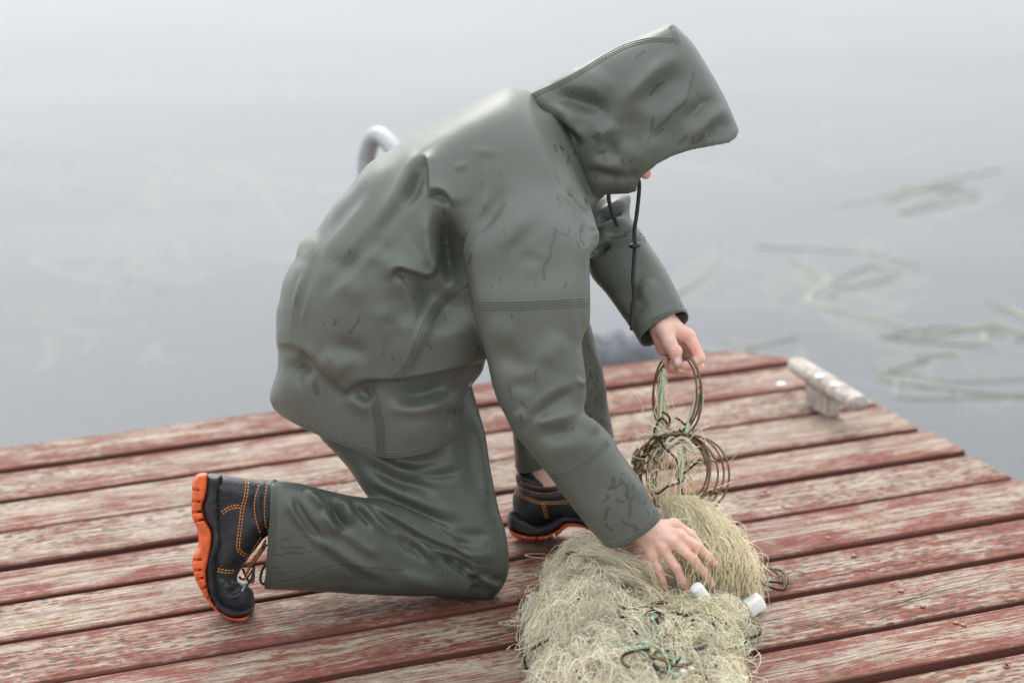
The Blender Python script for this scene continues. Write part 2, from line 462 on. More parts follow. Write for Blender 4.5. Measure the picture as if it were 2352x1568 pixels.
def pl_dist(pts, P2):
    """distance to a polyline, signed side (positive to the right of travel, y down), and position along it 0..1"""
    pts = np.asarray(pts, float); seg = np.diff(pts, axis=0); L = np.linalg.norm(seg, axis=1); cum = np.concatenate([[0], np.cumsum(L)])
    best = np.full(len(P2), 1e9); tt = np.zeros(len(P2)); sg = np.zeros(len(P2))
    for i in range(len(seg)):
        v = P2-pts[i]; t = np.clip((v@seg[i])/(L[i]**2+1e-9), 0, 1)
        q = v-t[:, None]*seg[i]; d = np.sqrt((q*q).sum(1))
        m = d < best; best[m] = d[m]; tt[m] = (cum[i]+t[m]*L[i])/cum[-1]
        sg[m] = np.sign(seg[i][0]*v[m, 1]-seg[i][1]*v[m, 0])
    return best, sg, tt
def sculpt(P, N, strokes, label=None, gain=1.):
    """push the cloth in and out along fold lines.  stroke: kind, points, width, amount[, region]"""
    front = np.clip((N[:, 2]+.05)/.35, 0, 1)
    D = np.zeros(len(P))
    for st in strokes:
        kind, pts, wd, am = st[:4]; reg = st[4] if len(st) > 4 else None
        pts = spline(pts, 6) if len(pts) > 2 else np.asarray(pts, float)
        if kind == 'r' and wd > 4: wd = wd*1.18
        lo = pts.min(0)-wd*3.2; hi = pts.max(0)+wd*3.2
        m = (P[:, 0] > lo[0]) & (P[:, 0] < hi[0]) & (P[:, 1] > lo[1]) & (P[:, 1] < hi[1])
        if reg is not None and label is not None: m &= np.isin(label, reg)
        ix = np.nonzero(m)[0]
        if not len(ix): continue
        d, sg, t = pl_dist(pts, P[ix, :2])
        tp = np.clip(np.minimum(t, 1-t)/(.40 if kind == 'r' else .26), 0, 1); tp = tp*tp*(3-2*tp)
        if kind == 'r': f = np.exp(-(d/wd)**2)
        elif kind == 's':                      # a lap: full on the right of the line falling off, hollow on its left
            f = np.where(sg > 0, np.exp(-d/wd), -.75*np.exp(-d/(wd*.8)))
            f *= np.clip(d/5., 0, 1)*.75+.25
        elif kind == 'S':                      # the same, rolled over softly
            f = np.where(sg > 0, np.exp(-d/wd), -.75*np.exp(-d/(wd*.8)))*np.clip(d/13., 0, 1)
        elif kind == 'c':                      # sharp crease
            f = -np.exp(-d/wd)
        D[ix] += am*gain*f*tp
    return P+N*(D*front)[:, None]
def cloth_noise(P, seed, amp, sc_=90., st=(1, .55, 1)):
    r = np.random.default_rng(seed); D = np.zeros(len(P))
    for o in range(4):
        s_ = sc_/(1.7**o)
        for _ in range(5):
            k = r.normal(size=3)*np.array(st); k = k/np.linalg.norm(k)*2*math.pi/(s_*r.uniform(1.6, 3.2)); ph = r.uniform(0, 6.28)
            k2 = r.normal(size=3)/np.linalg.norm(k)*1e-4
            D += amp/(1.75**o)/5*1.6*(1-2*np.abs(np.sin(.5*(P@k+ph+1.3*np.sin(P@k[[1, 2, 0]]*.7+ph*2)))))
    return D
def paint(P, N, strokes):
    w = np.zeros(len(P))
    for pts, wd in strokes:
        pts = spline(pts, 5) if len(pts) > 2 else np.asarray(pts, float)
        m = (np.abs(P[:, 0]-pts[:, 0].mean()) < np.ptp(pts[:, 0])/2+wd*3) & (np.abs(P[:, 1]-pts[:, 1].mean()) < np.ptp(pts[:, 1])/2+wd*3) & (N[:, 2] > .05)
        ix = np.nonzero(m)[0]
        if len(ix):
            d, _, t = pl_dist(pts, P[ix, :2]); w[ix] = np.maximum(w[ix], np.clip(1.3-d/wd, 0, 1))
    return w
class Surf:
    """front-surface lookup in figure space"""
    def __init__(s, P, Q): s.t = BVHTree.FromPolygons([tuple(map(float, p)) for p in P], [tuple(map(int, q)) for q in Q])
    def __call__(s, x, y, z0=2000.):
        h = s.t.ray_cast(Vector((float(x), float(y), z0)), Vector((0, 0, -1)))
        return h[0][2] if h[0] is not None else None
def resample(pts, step=4.):
    P = spline(pts, 10) if len(pts) > 2 else np.asarray(pts, float)
    L = np.concatenate([[0], np.cumsum(np.linalg.norm(np.diff(P, axis=0), axis=1))]); n = max(3, int(L[-1]/step)+1)
    t = np.linspace(0, L[-1], n); return np.stack([np.interp(t, L, P[:, k]) for k in range(P.shape[1])], 1)
def on_surface(S, pts, step=4., lift=.2, wlim=None):
    R = resample(pts, step); w = np.array([np.nan if (v := S(x, y)) is None else v for x, y in R])
    if np.isnan(w).all(): return None
    ok = ~np.isnan(w); k_ = np.nonzero(ok)[0]; R, w, ok = R[k_[0]:k_[-1]+1], w[k_[0]:k_[-1]+1], ok[k_[0]:k_[-1]+1]
    if len(w) < 3: return None
    w = np.interp(np.arange(len(w)), np.nonzero(ok)[0], w[ok])
    w = np.convolve(np.pad(w, 2, mode='edge'), np.ones(5)/5, 'valid')
    return np.concatenate([R, w[:, None]+lift], 1)
def seam(S, pts, lines=3, gap=5.5, r=2.0, mat=None, parent=None, name='seam', lift=.2):
    R = resample(pts, 4.); T = np.gradient(R, axis=0); T /= np.linalg.norm(T, axis=1, keepdims=True)+1e-9
    Nn = np.stack([-T[:, 1], T[:, 0]], 1); Vs, Fs, o = [], [], 0
    for k in range(lines):
        q = on_surface(S, R+Nn*(k-(lines-1)/2)*gap, 4., lift)
        if q is None: continue
        V, F = tubes(s2w(q)[None], r/PXM, 6); Vs.append(V); Fs.append(F+o); o += len(V)
    if Vs: return link(name, mesh_np(name, np.concatenate(Vs), np.concatenate(Fs)), mat, parent)
def stitches(S, pts, mat, parent, r=1.5, dash=7., gapd=3., name='stitching', lift=.6, rows=1, rowgap=6.):
    R = resample(pts, 2.5); T = np.gradient(R, axis=0); T /= np.linalg.norm(T, axis=1, keepdims=True)+1e-9
    Nn = np.stack([-T[:, 1], T[:, 0]], 1); Vs, Fs, o = [], [], 0
    for k in range(rows):
        q = on_surface(S, R+Nn*(k-(rows-1)/2)*rowgap, 2.5, lift)
        if q is None: continue
        nd = int(dash/2.5)+1; ng = int((dash+gapd)/2.5)
        for i in range(0, len(q)-nd, max(ng, nd)):
            V, F = tubes(s2w(q[i:i+nd])[None], r/PXM, 5); Vs.append(V); Fs.append(F+o); o += len(V)
    if Vs: return link(name, mesh_np(name, np.concatenate(Vs), np.concatenate(Fs)), mat, parent)
def to_object(name, P, Q, mat, parent, wet=None, extra=None):
    me = mesh_np(name, s2w(P), Q)
    if wet is not None: attr(me, 'wet', wet)
    for k, v in (extra or {}).items(): attr(me, k, v)
    return link(name, me, mat, parent)


# ------------------------------------------------------------------ the setting: water, lake bed, pier
PSI = R_(22.224)
PA = np.array([math.cos(PSI), math.sin(PSI), 0]); PB = np.array([-math.sin(PSI), math.cos(PSI), 0])   # along / across the boards
SC = CH/1.54
OFFS = [q*SC for q in (4.299, 4.132, 3.974, 3.812, 3.648, 3.484, 3.318, 3.155, 2.988, 2.827)]
END = 2.454*SC
ZW = -.46
def pier_pt(u, v, z=0.): return PA*u+PB*v+np.array([0, 0, z])
def pier_uv(px, py, z=0.):
    g = ground(px, py, z); return float(g@PA), float(g@PB)

def water_material():
    n = NT('lake_water'); c = n.coord()
    big = n.noise(n.mapping(c, (.35, .8, 1)), 1.0, 3, .5)
    rip = n.noise(n.mapping(c, (2.2, 5.5, 1)), 1.0, 3, .5); rip2 = n.noise(n.mapping(c, (14, 30, 1)), 1.0, 2, .5)
    nb_ = n.bump(n.math('ADD', n.math('MULTIPLY', rip, 1.), n.math('MULTIPLY', rip2, .12)), .022, .05)
    murk = n.node('ShaderNodeBsdfDiffuse'); n.set(murk.inputs['Color'], n.mix(n.ramp(big, .3, .7), (.105, .112, .120), (.14, .146, .152)))
    tr = n.node('ShaderNodeBsdfTransparent')
    body_ = n.node('ShaderNodeMixShader'); n.set(body_.inputs[0], .70); n.l.new(tr.outputs[0], body_.inputs[1]); n.l.new(murk.outputs[0], body_.inputs[2])
    gl = n.node('ShaderNodeBsdfGlossy'); n.set(gl.inputs['Roughness'], .06); n.l.new(nb_, gl.inputs['Normal'])
    fr = n.node('ShaderNodeFresnel'); n.set(fr.inputs['IOR'], 1.34); n.l.new(nb_, fr.inputs['Normal'])
    mixs = n.node('ShaderNodeMixShader'); n.l.new(fr.outputs[0], mixs.inputs[0]); n.l.new(body_.outputs[0], mixs.inputs[1]); n.l.new(gl.outputs[0], mixs.inputs[2])
    n.l.new(mixs.outputs[0], n.out.inputs[0]); return n.m
def sheet(name, z, mat, size=1500.):
    me = mesh_np(name, [(-size, -size*.3, z), (size, -size*.3, z), (size, size*1.5, z), (-size, size*1.5, z)], [(0, 1, 2, 3)], False)
    return tag(link(name, me, mat), kind='structure')
sheet('water', ZW, water_material())
def bed_material():
    n = NT('lake_bed_mud'); c = n.coord(); f = n.noise(c, .8, 5, .6); g = n.noise(c, 5, 4, .6)
    return n.P(color=n.mix(n.ramp(f, .35, .65), (.13, .125, .12), n.mix(n.ramp(g, .4, .6), (.21, .205, .18), (.30, .29, .25))), rough=.9)
sheet('lake_bed', ZW-.55, bed_material())

# submerged pondweed: long flat ribbons a hand below the surface, and thin dead stalks standing out of the water
def ribbons(name, paths, halfw, mat, cols):
    Vs, Fs, Cs, o = [], [], [], 0
    for p, hw, cc in zip(paths, halfw, cols):
        p = np.asarray(p); t = np.gradient(p, axis=0); s_ = np.stack([-t[:, 1], t[:, 0], 0*t[:, 0]], 1); s_ /= np.linalg.norm(s_, axis=1, keepdims=True)+1e-9
        w_ = hw*np.sin(np.linspace(.25, math.pi-.05, len(p)))[:, None]; up_ = np.array([0, 0, .004])
        V_ = np.concatenate([p-s_*w_, p+up_, p+s_*w_]); n_ = len(p); F_ = [(i+a*n_, i+1+a*n_, i+1+(a+1)*n_, i+(a+1)*n_) for a in (0, 1) for i in range(n_-1)]
        Vs.append(V_); Fs.append(np.array(F_)+o); Cs.append(np.tile(cc, (len(V_), 1))); o += len(V_)
    me = mesh_np(name, np.concatenate(Vs), np.concatenate(Fs)); attr_col(me, 'col', np.concatenate(Cs)); return link(name, me, mat)
def colour_attr(name, rough=.6, spec=.4, bump=None):
    n = NT(name); return n.P(color=n.attr('col', 'Color'), rough=rough, spec=spec)
WEED = colour_attr('pondweed', .5)
paths, hws, cols = [], [], []
def weed_line(pts, k, spread, hw=.02, z=ZW-.07, green=0.):
    C_ = np.array([ground(x, y, ZW) for x, y in pts])
    for _ in range(k if pts[0][0] > 1400 else max(2, k//2)):
        q = spline(C_+rng.normal(0, spread, C_.shape)*np.array([1, 1, 0]), 6); q[:, 2] = (ZW-.012 if pts[0][0] > 1400 else z)-rng.uniform(0, .05)+.008*np.sin(np.linspace(0, 6, len(q)))
        paths.append(q); hws.append(min(hw, .03+hw*.12)*rng.uniform(.4, 1.1)); b = rng.uniform(.8, 1.25)
        cols.append(np.array([.62, .58, .30])*b*(1-green)+np.array([.50, .60, .24])*b*green)
        if rng.random() < (.20 if pts[0][0] > 1400 else -1):                 # some of it lies on the surface
            q[:, 2] = ZW+.0015+rng.uniform(0, .001); right_ = pts[0][0] > 1400; hws[-1] *= .24
            cols[-1] = (np.array([.235, .238, .178])*(1-green)+np.array([.225, .25, .16])*green if right_ else np.array([.305, .30, .262]))*rng.uniform(.85, 1.1)
for pts, k, sp_w, hw, gr in [
    ([(1500, 690), (1570, 640), (1640, 575), (1650, 565)], 7, .05, .03, .4), ([(1850, 590), (1870, 640), (1930, 690), (2010, 720), (2120, 740)], 12, .10, .03, .4),
    ([(1830, 600), (1850, 650), (1880, 670)], 8, .08, .03, .8), ([(1960, 680), (2000, 640), (2060, 625), (2120, 600)], 9, .10, .025, .3), ([(1900, 560), (1960, 570), (2020, 560)], 6, .12, .03, 0.),
    ([(2050, 830), (2090, 800), (2150, 790), (2200, 800)], 7, .05, .025, .4), ([(2050, 830), (2100, 860), (2180, 890), (2352, 905)], 8, .07, .025, .4), ([(2080, 775), (2180, 778), (2290, 775), (2352, 790)], 9, .06, .03, .2),
    ([(2320, 700), (2352, 740)], 6, .05, .03, .8), ([(2080, 420), (2110, 440), (2150, 470)], 8, .18, .05, .2), ([(2100, 830), (2180, 812), (2240, 840)], 5, .05, .02, .4),
    ([(1700, 600), (1800, 640), (1900, 655)], 4, .15, .03, 0.), ([(430, 370), (560, 385), (640, 410), (740, 430)], 9, .30, .08, .1), ([(480, 400), (560, 392), (620, 390)], 7, .25, .09, 0.),
    ([(600, 545), (660, 540), (720, 540)], 9, .10, .06, .1), ([(110, 700), (140, 670), (220, 655), (310, 645)], 7, .10, .05, .1), ([(110, 700), (130, 730), (180, 760)], 5, .08, .04, .6),
    ([(360, 560), (450, 565), (540, 560)], 8, .18, .06, 0.), ([(200, 560), (300, 545), (420, 540)], 6, .25, .06, 0.), ([(40, 340), (140, 330), (230, 350)], 8, .4, .10, 0.), ([(280, 330), (380, 345), (420, 340)], 5, .4, .1, 0.),
    ([(330, 730), (350, 750), (330, 790)], 5, .06, .03, .2), ([(1650, 300), (1720, 310), (1800, 300)], 6, .4, .08, 0.), ([(1850, 700), (1980, 770), (2060, 800)], 5, .08, .025, .2), ([(1620, 780), (1700, 790), (1800, 780)], 5, .08, .03, 0.)]:
    weed_line(pts, k, sp_w, hw, green=gr)
pw = ribbons('pondweed', paths, hws, WEED, cols); tag(pw, 'pale strands of pondweed lying just under the water surface', kind='stuff')
lines = []
for cxp, cyp, sx, sy, k in [(50, 350, 35, 25, 16), (130, 365, 25, 20, 12), (270, 590, 12, 26, 7), (225, 670, 10, 18, 5), (330, 665, 40, 15, 8), (400, 680, 30, 15, 4), (500, 590, 12, 15, 4), (640, 600, 50, 12, 4), (300, 720, 20, 20, 4), (820, 470, 30, 10, 3), (2180, 905, 6, 4, 4), (1970, 690, 30, 30, 2)]:
    for _ in range(k):
        g = ground(cxp+rng.normal(0, sx), cyp+rng.normal(0, sy), ZW); h_ = rng.uniform(.01, .055); lean = rng.normal(0, .25, 2)
        lines.append([g+np.array([lean[0]*h_*t, lean[1]*h_*t, h_*t-.05]) for t in np.linspace(0, 1, 6)])
V_, F_ = tubes(np.array(lines), np.linspace(.010, .004, 6)[None], 5)
st_ = link('reed_stalks', mesh_np('reed_stalks', V_, F_), simple('dead_reed', (.36, .28, .22), .7, .3, 30)); tag(st_, 'short brown reed stalks standing out of the still water', kind='stuff')

# the pier: boards on joists and posts
pier = empty('wooden_pier', pier_pt(0, 3.2)); tag(pier, 'wooden pier of worn red painted boards over still water', 'pier')
BW = .158
def board(u0, u1, vf, vb, z, th, redness, skew=0., jitter=.003):
    """one board: a chamfered box cut into short lengths so that its edges can be uneven"""
    n_ = max(6, int((u1-u0)/.16)); us = np.linspace(u0, u1, n_); ch = .004
    wob_f = np.cumsum(rng.normal(0, .0006, n_)); wob_b = np.cumsum(rng.normal(0, .0006, n_)); wob_f -= np.linspace(wob_f[0], wob_f[-1], n_); wob_b -= np.linspace(wob_b[0], wob_b[-1], n_)
    zz = z+.0015*np.sin(us*1.7+rng.uniform(0, 6))+rng.uniform(-jitter, jitter)*.5; tilt = rng.uniform(-.0015, .0015)
    prof = [(0, -th), (0, -ch), (ch, 0), (.018, .0), (.5, 0), (-.018, 0), (-ch, 0), (0, -ch), (0, -th)]
    rows = []; side, edge = [], []
    w0 = vb-vf
    pts = [(0., -th, 1, 1), (0., -ch, 1, 1), (ch, -.0006, .0, 1), (.020, 0, 0, .55), (w0*.5, .0006, 0, -.25), (w0-.020, 0, 0, .2), (w0-ch, -.0006, 0, .7), (w0, -ch, 1, 1), (w0, -th, 1, 1)]
    V_, S_, E_ = [], [], []
    for i in range(n_):
        for k, (a, zc, sd_, ed) in enumerate(pts):
            v = vf+a+(wob_f[i] if k < 4 else wob_b[i] if k > 4 else 0)
            u = us[i]+(skew*a if i == n_-1 else 0)
            V_.append((u, v, zz[i]+zc+tilt*(k-4))); S_.append(sd_); E_.append(ed)
    m = len(pts); F_ = []
    for i in range(n_-1):
        for k in range(m): F_.append((i*m+k, i*m+(k+1) % m, (i+1)*m+(k+1) % m, (i+1)*m+k))
    cap0 = tuple(range(m)); cap1 = tuple((n_-1)*m+k for k in reversed(range(m)))
    me = bpy.data.meshes.new('plank'); me.from_pydata(V_, [], [tuple(reversed(f)) for f in F_]+[cap0, cap1]); me.update()
    bm_ = bmesh.new(); bm_.from_mesh(me); bmesh.ops.recalc_face_normals(bm_, faces=bm_.faces); bm_.to_mesh(me); bm_.free()
    attr(me, 'side', S_); attr(me, 'edge', np.clip(E_, -1, 1)); attr(me, 'redness', np.full(len(V_), redness+.035))
    o = bpy.data.objects.new('plank', me); COL.objects.link(o); me.materials.append(WOOD)
    o.matrix_world = Matrix.Rotation(PSI, 4, 'Z'); o.parent = pier; o.matrix_parent_inverse = pier.matrix_basis.inverted()
    return o
fronts = list(OFFS)
d_ = np.mean(-np.diff(OFFS))
while fronts[-1] > 1.9: fronts.append(fronts[-1]-d_+rng.uniform(-.004, .004))
red_ = [.02, -.04, -.10, -.13, -.05, -.07, -.01, .02, -.05, .02, .0, .02, .0, .0, 0, 0, 0]
gaps = [.015, .013, .017, .026, .018, .018, .018, .017, .019, .018]
planks = []
for k, vf in enumerate(fronts):
    vb = (fronts[k-1]-gaps[k-1 if k-1 < len(gaps) else 5]) if k > 0 else vf+.172
    if k == 0: vb = pier_uv(300, 985)[1]
    planks.append(board(-4.2, END+rng.uniform(-.004, .004), vf, vb, 0., .030, red_[k] if k < len(red_) else 0., skew=-.9 if k == 0 else 0.))
JOIST = simple('dark_wet_timber', (.055, .04, .03), .8, .3, 25, .4)
def box_uv(name, u0, u1, v0, v1, z0, z1, mat, parent=None, bev=.004):
    bm_ = bmesh.new(); bmesh.ops.create_cube(bm_, size=1)
    for v in bm_.verts: v.co = Vector(pier_pt(u0+(v.co.x+.5)*(u1-u0), v0+(v.co.y+.5)*(v1-v0), z0+(v.co.z+.5)*(z1-z0)))
    if bev: bmesh.ops.bevel(bm_, geom=bm_.edges[:]+bm_.verts[:], offset=bev, segments=2, affect='EDGES')
    return from_bm(name, bm_, mat, parent)
vback = fronts[0]+.12
u_screw = pier_uv(2003, 1308)[0]
for u in (-3.6, -2.7, -1.8, -.9, .0, .9, u_screw, END-.12):
    box_uv('joist', u-.028, u+.028, 1.7, vback, -.19, -.0345, JOIST, pier)
for u in (-2.7, 0., END-.12):
    for v in (vback-.12, 2.2):
        bm_ = bmesh.new(); bmesh.ops.create_cone(bm_, segments=14, radius1=.07, radius2=.07, depth=1.0, cap_ends=True)
        bmesh.ops.translate(bm_, verts=bm_.verts, vec=Vector(pier_pt(u, v, -.69))); from_bm('post', bm_, JOIST, pier, True)
SCREW = simple('painted_screw_head', (.34, .115, .095), .5, .3, 200, .1); SLOT = simple('screw_recess', (.02, .01, .01), .8, .1)
def screw(u, v, par):
    bm_ = bmesh.new(); bmesh.ops.create_cone(bm_, segments=14, radius1=.0058, radius2=.0044, depth=.0022, cap_ends=True)
    bmesh.ops.translate(bm_, verts=bm_.verts, vec=Vector(pier_pt(u, v, .0016))); s_ = from_bm('screw', bm_, SCREW, par, True)
for px, py, k in [(2003, 1308.6, 7), (2120, 1392, 8), (2196, 1430, 9), (1901, 1235.6, 6), (1797.6, 1162.5, 5), (2313, 1529, 10), (1755, 1128, 4)]:
    u, v = pier_uv(px, py); kk_ = min(range(len(fronts)), key=lambda i: abs(fronts[i]+.06-v)); screw(u, v, planks[kk_])
    screw(u+rng.uniform(-.008, .008), fronts[kk_]+BW-.045, planks[kk_])
# drying cracks: dark slivers laid on the boards, their colour standing for shade in the slits
CRACK = simple('crack_shadow_wood', (.018, .012, .01), .9, .1)
def crack(pts, wd, par):
    P_ = np.array([ground(x, y) for x, y in resample(pts, 6.)]); n_ = len(P_); t = np.linspace(0, 1, n_); wv = wd*np.sin(np.pi*t)**.6*(.6+.4*rng.random(n_))
    P_ = P_+PB*np.cumsum(rng.normal(0, .0005, n_))[:, None]
    a = P_-PB*wv[:, None]*.5; b = P_+PB*wv[:, None]*.5; a[:, 2] = b[:, 2] = .0030; c_ = P_.copy(); c_[:, 2] = .0022
    V_ = np.concatenate([a, c_, b]); F_ = [(i+m*n_, i+1+m*n_, i+1+(m+1)*n_, i+(m+1)*n_) for m in (0, 1) for i in range(n_-1)]
    link('crack', mesh_np('crack', V_, F_), CRACK, par)
crack([(1830, 1443), (1960, 1418), (2060, 1388), (2150, 1362), (2240, 1340), (2290, 1320), (2336, 1312)], .0042, planks[8])
crack([(2080, 1385), (2150, 1352), (2220, 1335)], .0016, planks[8])
crack([(1790, 1345), (1900, 1328), (2010, 1303), (2150, 1280), (2300, 1255)], .0013, planks[7])
crack([(990, 1500), (1100, 1470), (1180, 1452)], .0016, planks[8])

# mooring cleat of weathered wood
CLEATW = None
def cleat_wood():
    n = NT('weathered_white_wood'); c = n.coord(); g = n.noise(n.mapping(c, (9, 9, 9)), 3, 5, .65); s_ = n.noise(c, 55, 4, .6)
    col = n.mix(n.ramp(g, .35, .65), (.30, .25, .215), (.46, .41, .36)); col = n.mix(n.ramp(s_, .57, .68), col, (.22, .13, .085))
    return n.P(color=col, rough=.75, normal=n.bump(n.math('ADD', g, s_), .5, .004))
CLEATW = cleat_wood()
uA, vA = pier_uv(1849, 932); uB, vB = pier_uv(1897, 965); uC, vC = pier_uv(1932, 959)
cu0, cu1 = (uA+uB)/2, uC; cv0, cv1 = vB, vA
cleat = empty('mooring_cleat', pier_pt((cu0+cu1)/2, (cv0+cv1)/2)); tag(cleat, 'weathered white wooden mooring cleat bolted on the pier corner', 'mooring cleat')
zb0, zb1 = .003, .0615
box_uv('base_block', cu0, cu1, cv0, cv1, zb0, zb1, CLEATW, cleat, .006)
def cross_bar():
    um = (cu0+cu1)/2+.012
    ua, va = pier_uv(1823, 834, .078); ub, vb_ = pier_uv(1974, 930, .078)
    sec = [(-.024, -.012), (-.014, -.018), (.014, -.018), (.024, -.012), (.026, .006), (.016, .017), (-.016, .017), (-.026, .006)]
    V_, F_ = [], []; ts = [0, .03, .08, .3, .5, .7, .92, .97, 1]; sc_ = [.62, .85, .97, 1, 1.03, 1, 1, .98, .93]
    for t, s_ in zip(ts, sc_):
        for a, b in sec: V_.append(pier_pt(ua+(ub-ua)*t+a*s_, va+(vb_-va)*t, 0.080+b*s_))
    m = len(sec)
    for i in range(len(ts)-1):
        for k in range(m): F_.append((i*m+k, i*m+(k+1) % m, (i+1)*m+(k+1) % m, (i+1)*m+k))
    F_ += [tuple(range(m)), tuple((len(ts)-1)*m+k for k in range(m))]
    bm_ = bmesh.new(); vs = [bm_.verts.new(Vector(v)) for v in V_]; [bm_.faces.new([vs[i] for i in f]) for f in F_]
    bmesh.ops.recalc_face_normals(bm_, faces=bm_.faces); bmesh.ops.bevel(bm_, geom=bm_.edges[:], offset=.003, segments=2, affect='EDGES')
    return from_bm('crossbar', bm_, CLEATW, cleat, True)
cb = cross_bar()
BOLT = simple('white_bolt_cap', (.80, .84, .88), .35, .05, 60, .05)
def bolt(px, py, z, par, r=.0095):
    g = ground(px, py, z); bm_ = bmesh.new(); bmesh.ops.create_uvsphere(bm_, u_segments=16, v_segments=8, radius=1, matrix=Matrix.Translation(Vector(g)) @ Matrix.Diagonal((r, r, r*.45, 1)))
    return from_bm('bolt_cap', bm_, BOLT, par, True)
bolt(1882, 864, .0975, cb, .011); bolt(1919, 883, .0975, cb, .011); bolt(1794, 882, .001, planks[1], .011)

# old tyre hung as a fender on the far side of the pier
def tyre():
    t = empty('tyre_fender', pier_pt(0, vback)); c0 = pier_uv(1475, 830)
    tag(t, 'dark grey rubber tyre hung as a fender behind the far pier edge', 'tyre')
    R0_, r0_ = .215, .088; cen = pier_pt(c0[0]-.03, fronts[0]+.172+.10, -.248); V_, F_ = [], []; nu, nv = 96, 20
    for i in range(nu):
        a = 2*math.pi*i/nu
        for j in range(nv):
            b = 2*math.pi*j/nv
            lug = .011*max(0, math.cos(b))**.5*(1 if math.sin(a*26+2.6*math.sin(b*1.0)) > -.1 else -.6) if math.cos(b) > 0 else 0
            rr = R0_+(r0_*.8+lug)*math.cos(b); V_.append(cen+PA*(rr*math.cos(a))+PB*(r0_*1.05*math.sin(b))+np.array([0, 0, rr*math.sin(a)]))
    for i in range(nu):
        for j in range(nv): F_.append((i*nv+j, i*nv+(j+1) % nv, ((i+1) % nu)*nv+(j+1) % nv, ((i+1) % nu)*nv+j))
    bm_ = bmesh.new(); vs = [bm_.verts.new(Vector(v)) for v in V_]; [bm_.faces.new([vs[i] for i in f]) for f in F_]
    from_bm('tread', bm_, simple('weathered_tyre_rubber', (.10, .107, .12), .7, .3, 30, .3), t, True)
    tube_obj('hanging_rope', spline([cen+PB*-.02+np.array([0, 0, .12]), cen+PB*-.1+np.array([0, 0, .20]), pier_pt(c0[0]+.05, fronts[0]+.1, -.05)], 6), .006, simple('grey_rope', (.3, .29, .26), .8), t)
tyre()
# bent steel handrail of the bathing ladder behind the person
def ladder():
    vb_ = fronts[0]+.19; S_ = .042/2
    STEEL = simple('galvanised_steel', (.40, .41, .42), .55, .08, 30, .05, metal=.35); 
    # the plane of the rail stands across the pier edge
    def at_v(px, py, v):
        d = ray(px, py); t = (v-CAM@PB)/(d@PB); return CAM+d*t
    top = at_v(876, 318, vb_+.05); u0 = float(top@PA); zt = float(top[2])
    lad = empty('ladder_handrail', pier_pt(u0, vb_)); tag(lad, 'bent grey steel ladder handrail standing behind the kneeling person', 'handrail')
    def leg(du):
        a = at_v(861, 380, vb_+.10)
        pts = [pier_pt(u0-.012+du, vb_+.14, -.9), pier_pt(u0-.012+du, vb_+.14, 0), pier_pt(u0-.010+du, vb_+.14, zt-.13), pier_pt(u0-.006+du, vb_+.13, zt-.045), pier_pt(u0+.004+du, vb_+.095, zt-.002), pier_pt(u0+.018+du, vb_+.04, zt-.014), pier_pt(u0+.036+du, vb_-.03, zt-.065), pier_pt(u0+.075+du, vb_-.12, zt-.16), pier_pt(u0+.09+du, vb_-.18, zt-.30), pier_pt(u0+.09+du, vb_-.19, zt-.45), pier_pt(u0+.09+du, vb_-.19, .012)]
        tube_obj('rail', spline(pts, 6), S_, STEEL, lad, 14)
        bm_ = bmesh.new(); bmesh.ops.create_cone(bm_, segments=20, radius1=.04, radius2=.036, depth=.01, cap_ends=True); bmesh.ops.translate(bm_, verts=bm_.verts, vec=Vector(pier_pt(u0+.09+du, vb_-.19, .007))); from_bm('foot_plate', bm_, STEEL, lad, True)
    leg(0.); leg(.20)
    for k in range(3):
        z_ = -.12-.25*k; tube_obj('rung', [pier_pt(u0-.012, vb_+.14, z_), pier_pt(u0+.09, vb_+.14, z_), pier_pt(u0+.188, vb_+.14, z_)], .012, STEEL, lad, 10)
ladder()
# ------------------------------------------------------------------ the kneeling person
person = empty('person', ground(1000, 1400))
tag(person, 'person kneeling on the pier in hooded green rubber rain suit, hands on a net', 'person')

# --- jacket: body, lower panel, both sleeves
J = Grid((590, 170, -370), (1620, 1300, 420), 4.2)
torso = [(1250, 250), (1215, 209), (1170, 199), (1140, 208), (1100, 226), (1040, 258), (985, 289), (940, 314), (905, 338), (870, 360), (841, 381), (797, 435), (775, 461), (749, 497), (726, 530), (708, 541), (692, 553), (683, 571), (678, 592), (665, 612), (651, 641), (643, 677), (638, 718), (636, 762), (636, 800), (630, 860), (626, 905), (640, 940), (720, 985), (850, 1015), (980, 990), (1080, 930), (1150, 860), (1195, 780), (1250, 690), (1310, 600), (1350, 500), (1400, 430), (1420, 360), (1360, 290), (1300, 250)]
tcut = [(400, 100), (1500, 100), (1500, 700), (1180, 800), (1120, 822), (1075, 841), (1013, 858), (954, 866), (896, 873), (842, 878), (808, 885), (794, 897), (778, 888), (749, 860), (720, 831), (698, 808), (672, 793), (630, 785), (400, 780)]
skirt = [(645, 700), (638, 760), (637, 842), (626, 880), (618, 912), (622, 934), (640, 965), (660, 1010), (720, 1080), (830, 1130), (900, 1135), (980, 1120), (1040, 1060), (1058, 1003), (1063, 950), (1070, 915), (1085, 885), (1112, 845), (1095, 800), (1000, 750), (850, 720), (740, 690)]
hemcut = [(560, 600), (616, 905), (623, 929), (640, 950), (671, 970), (719, 994), (767, 1015), (822, 1035), (866, 1048), (890, 1053), (931, 1051), (979, 1042), (1020, 1025), (1044, 1004), (1056, 975), (1064, 935), (1080, 895), (1119, 845), (1250, 700), (1200, 500), (700, 400)]
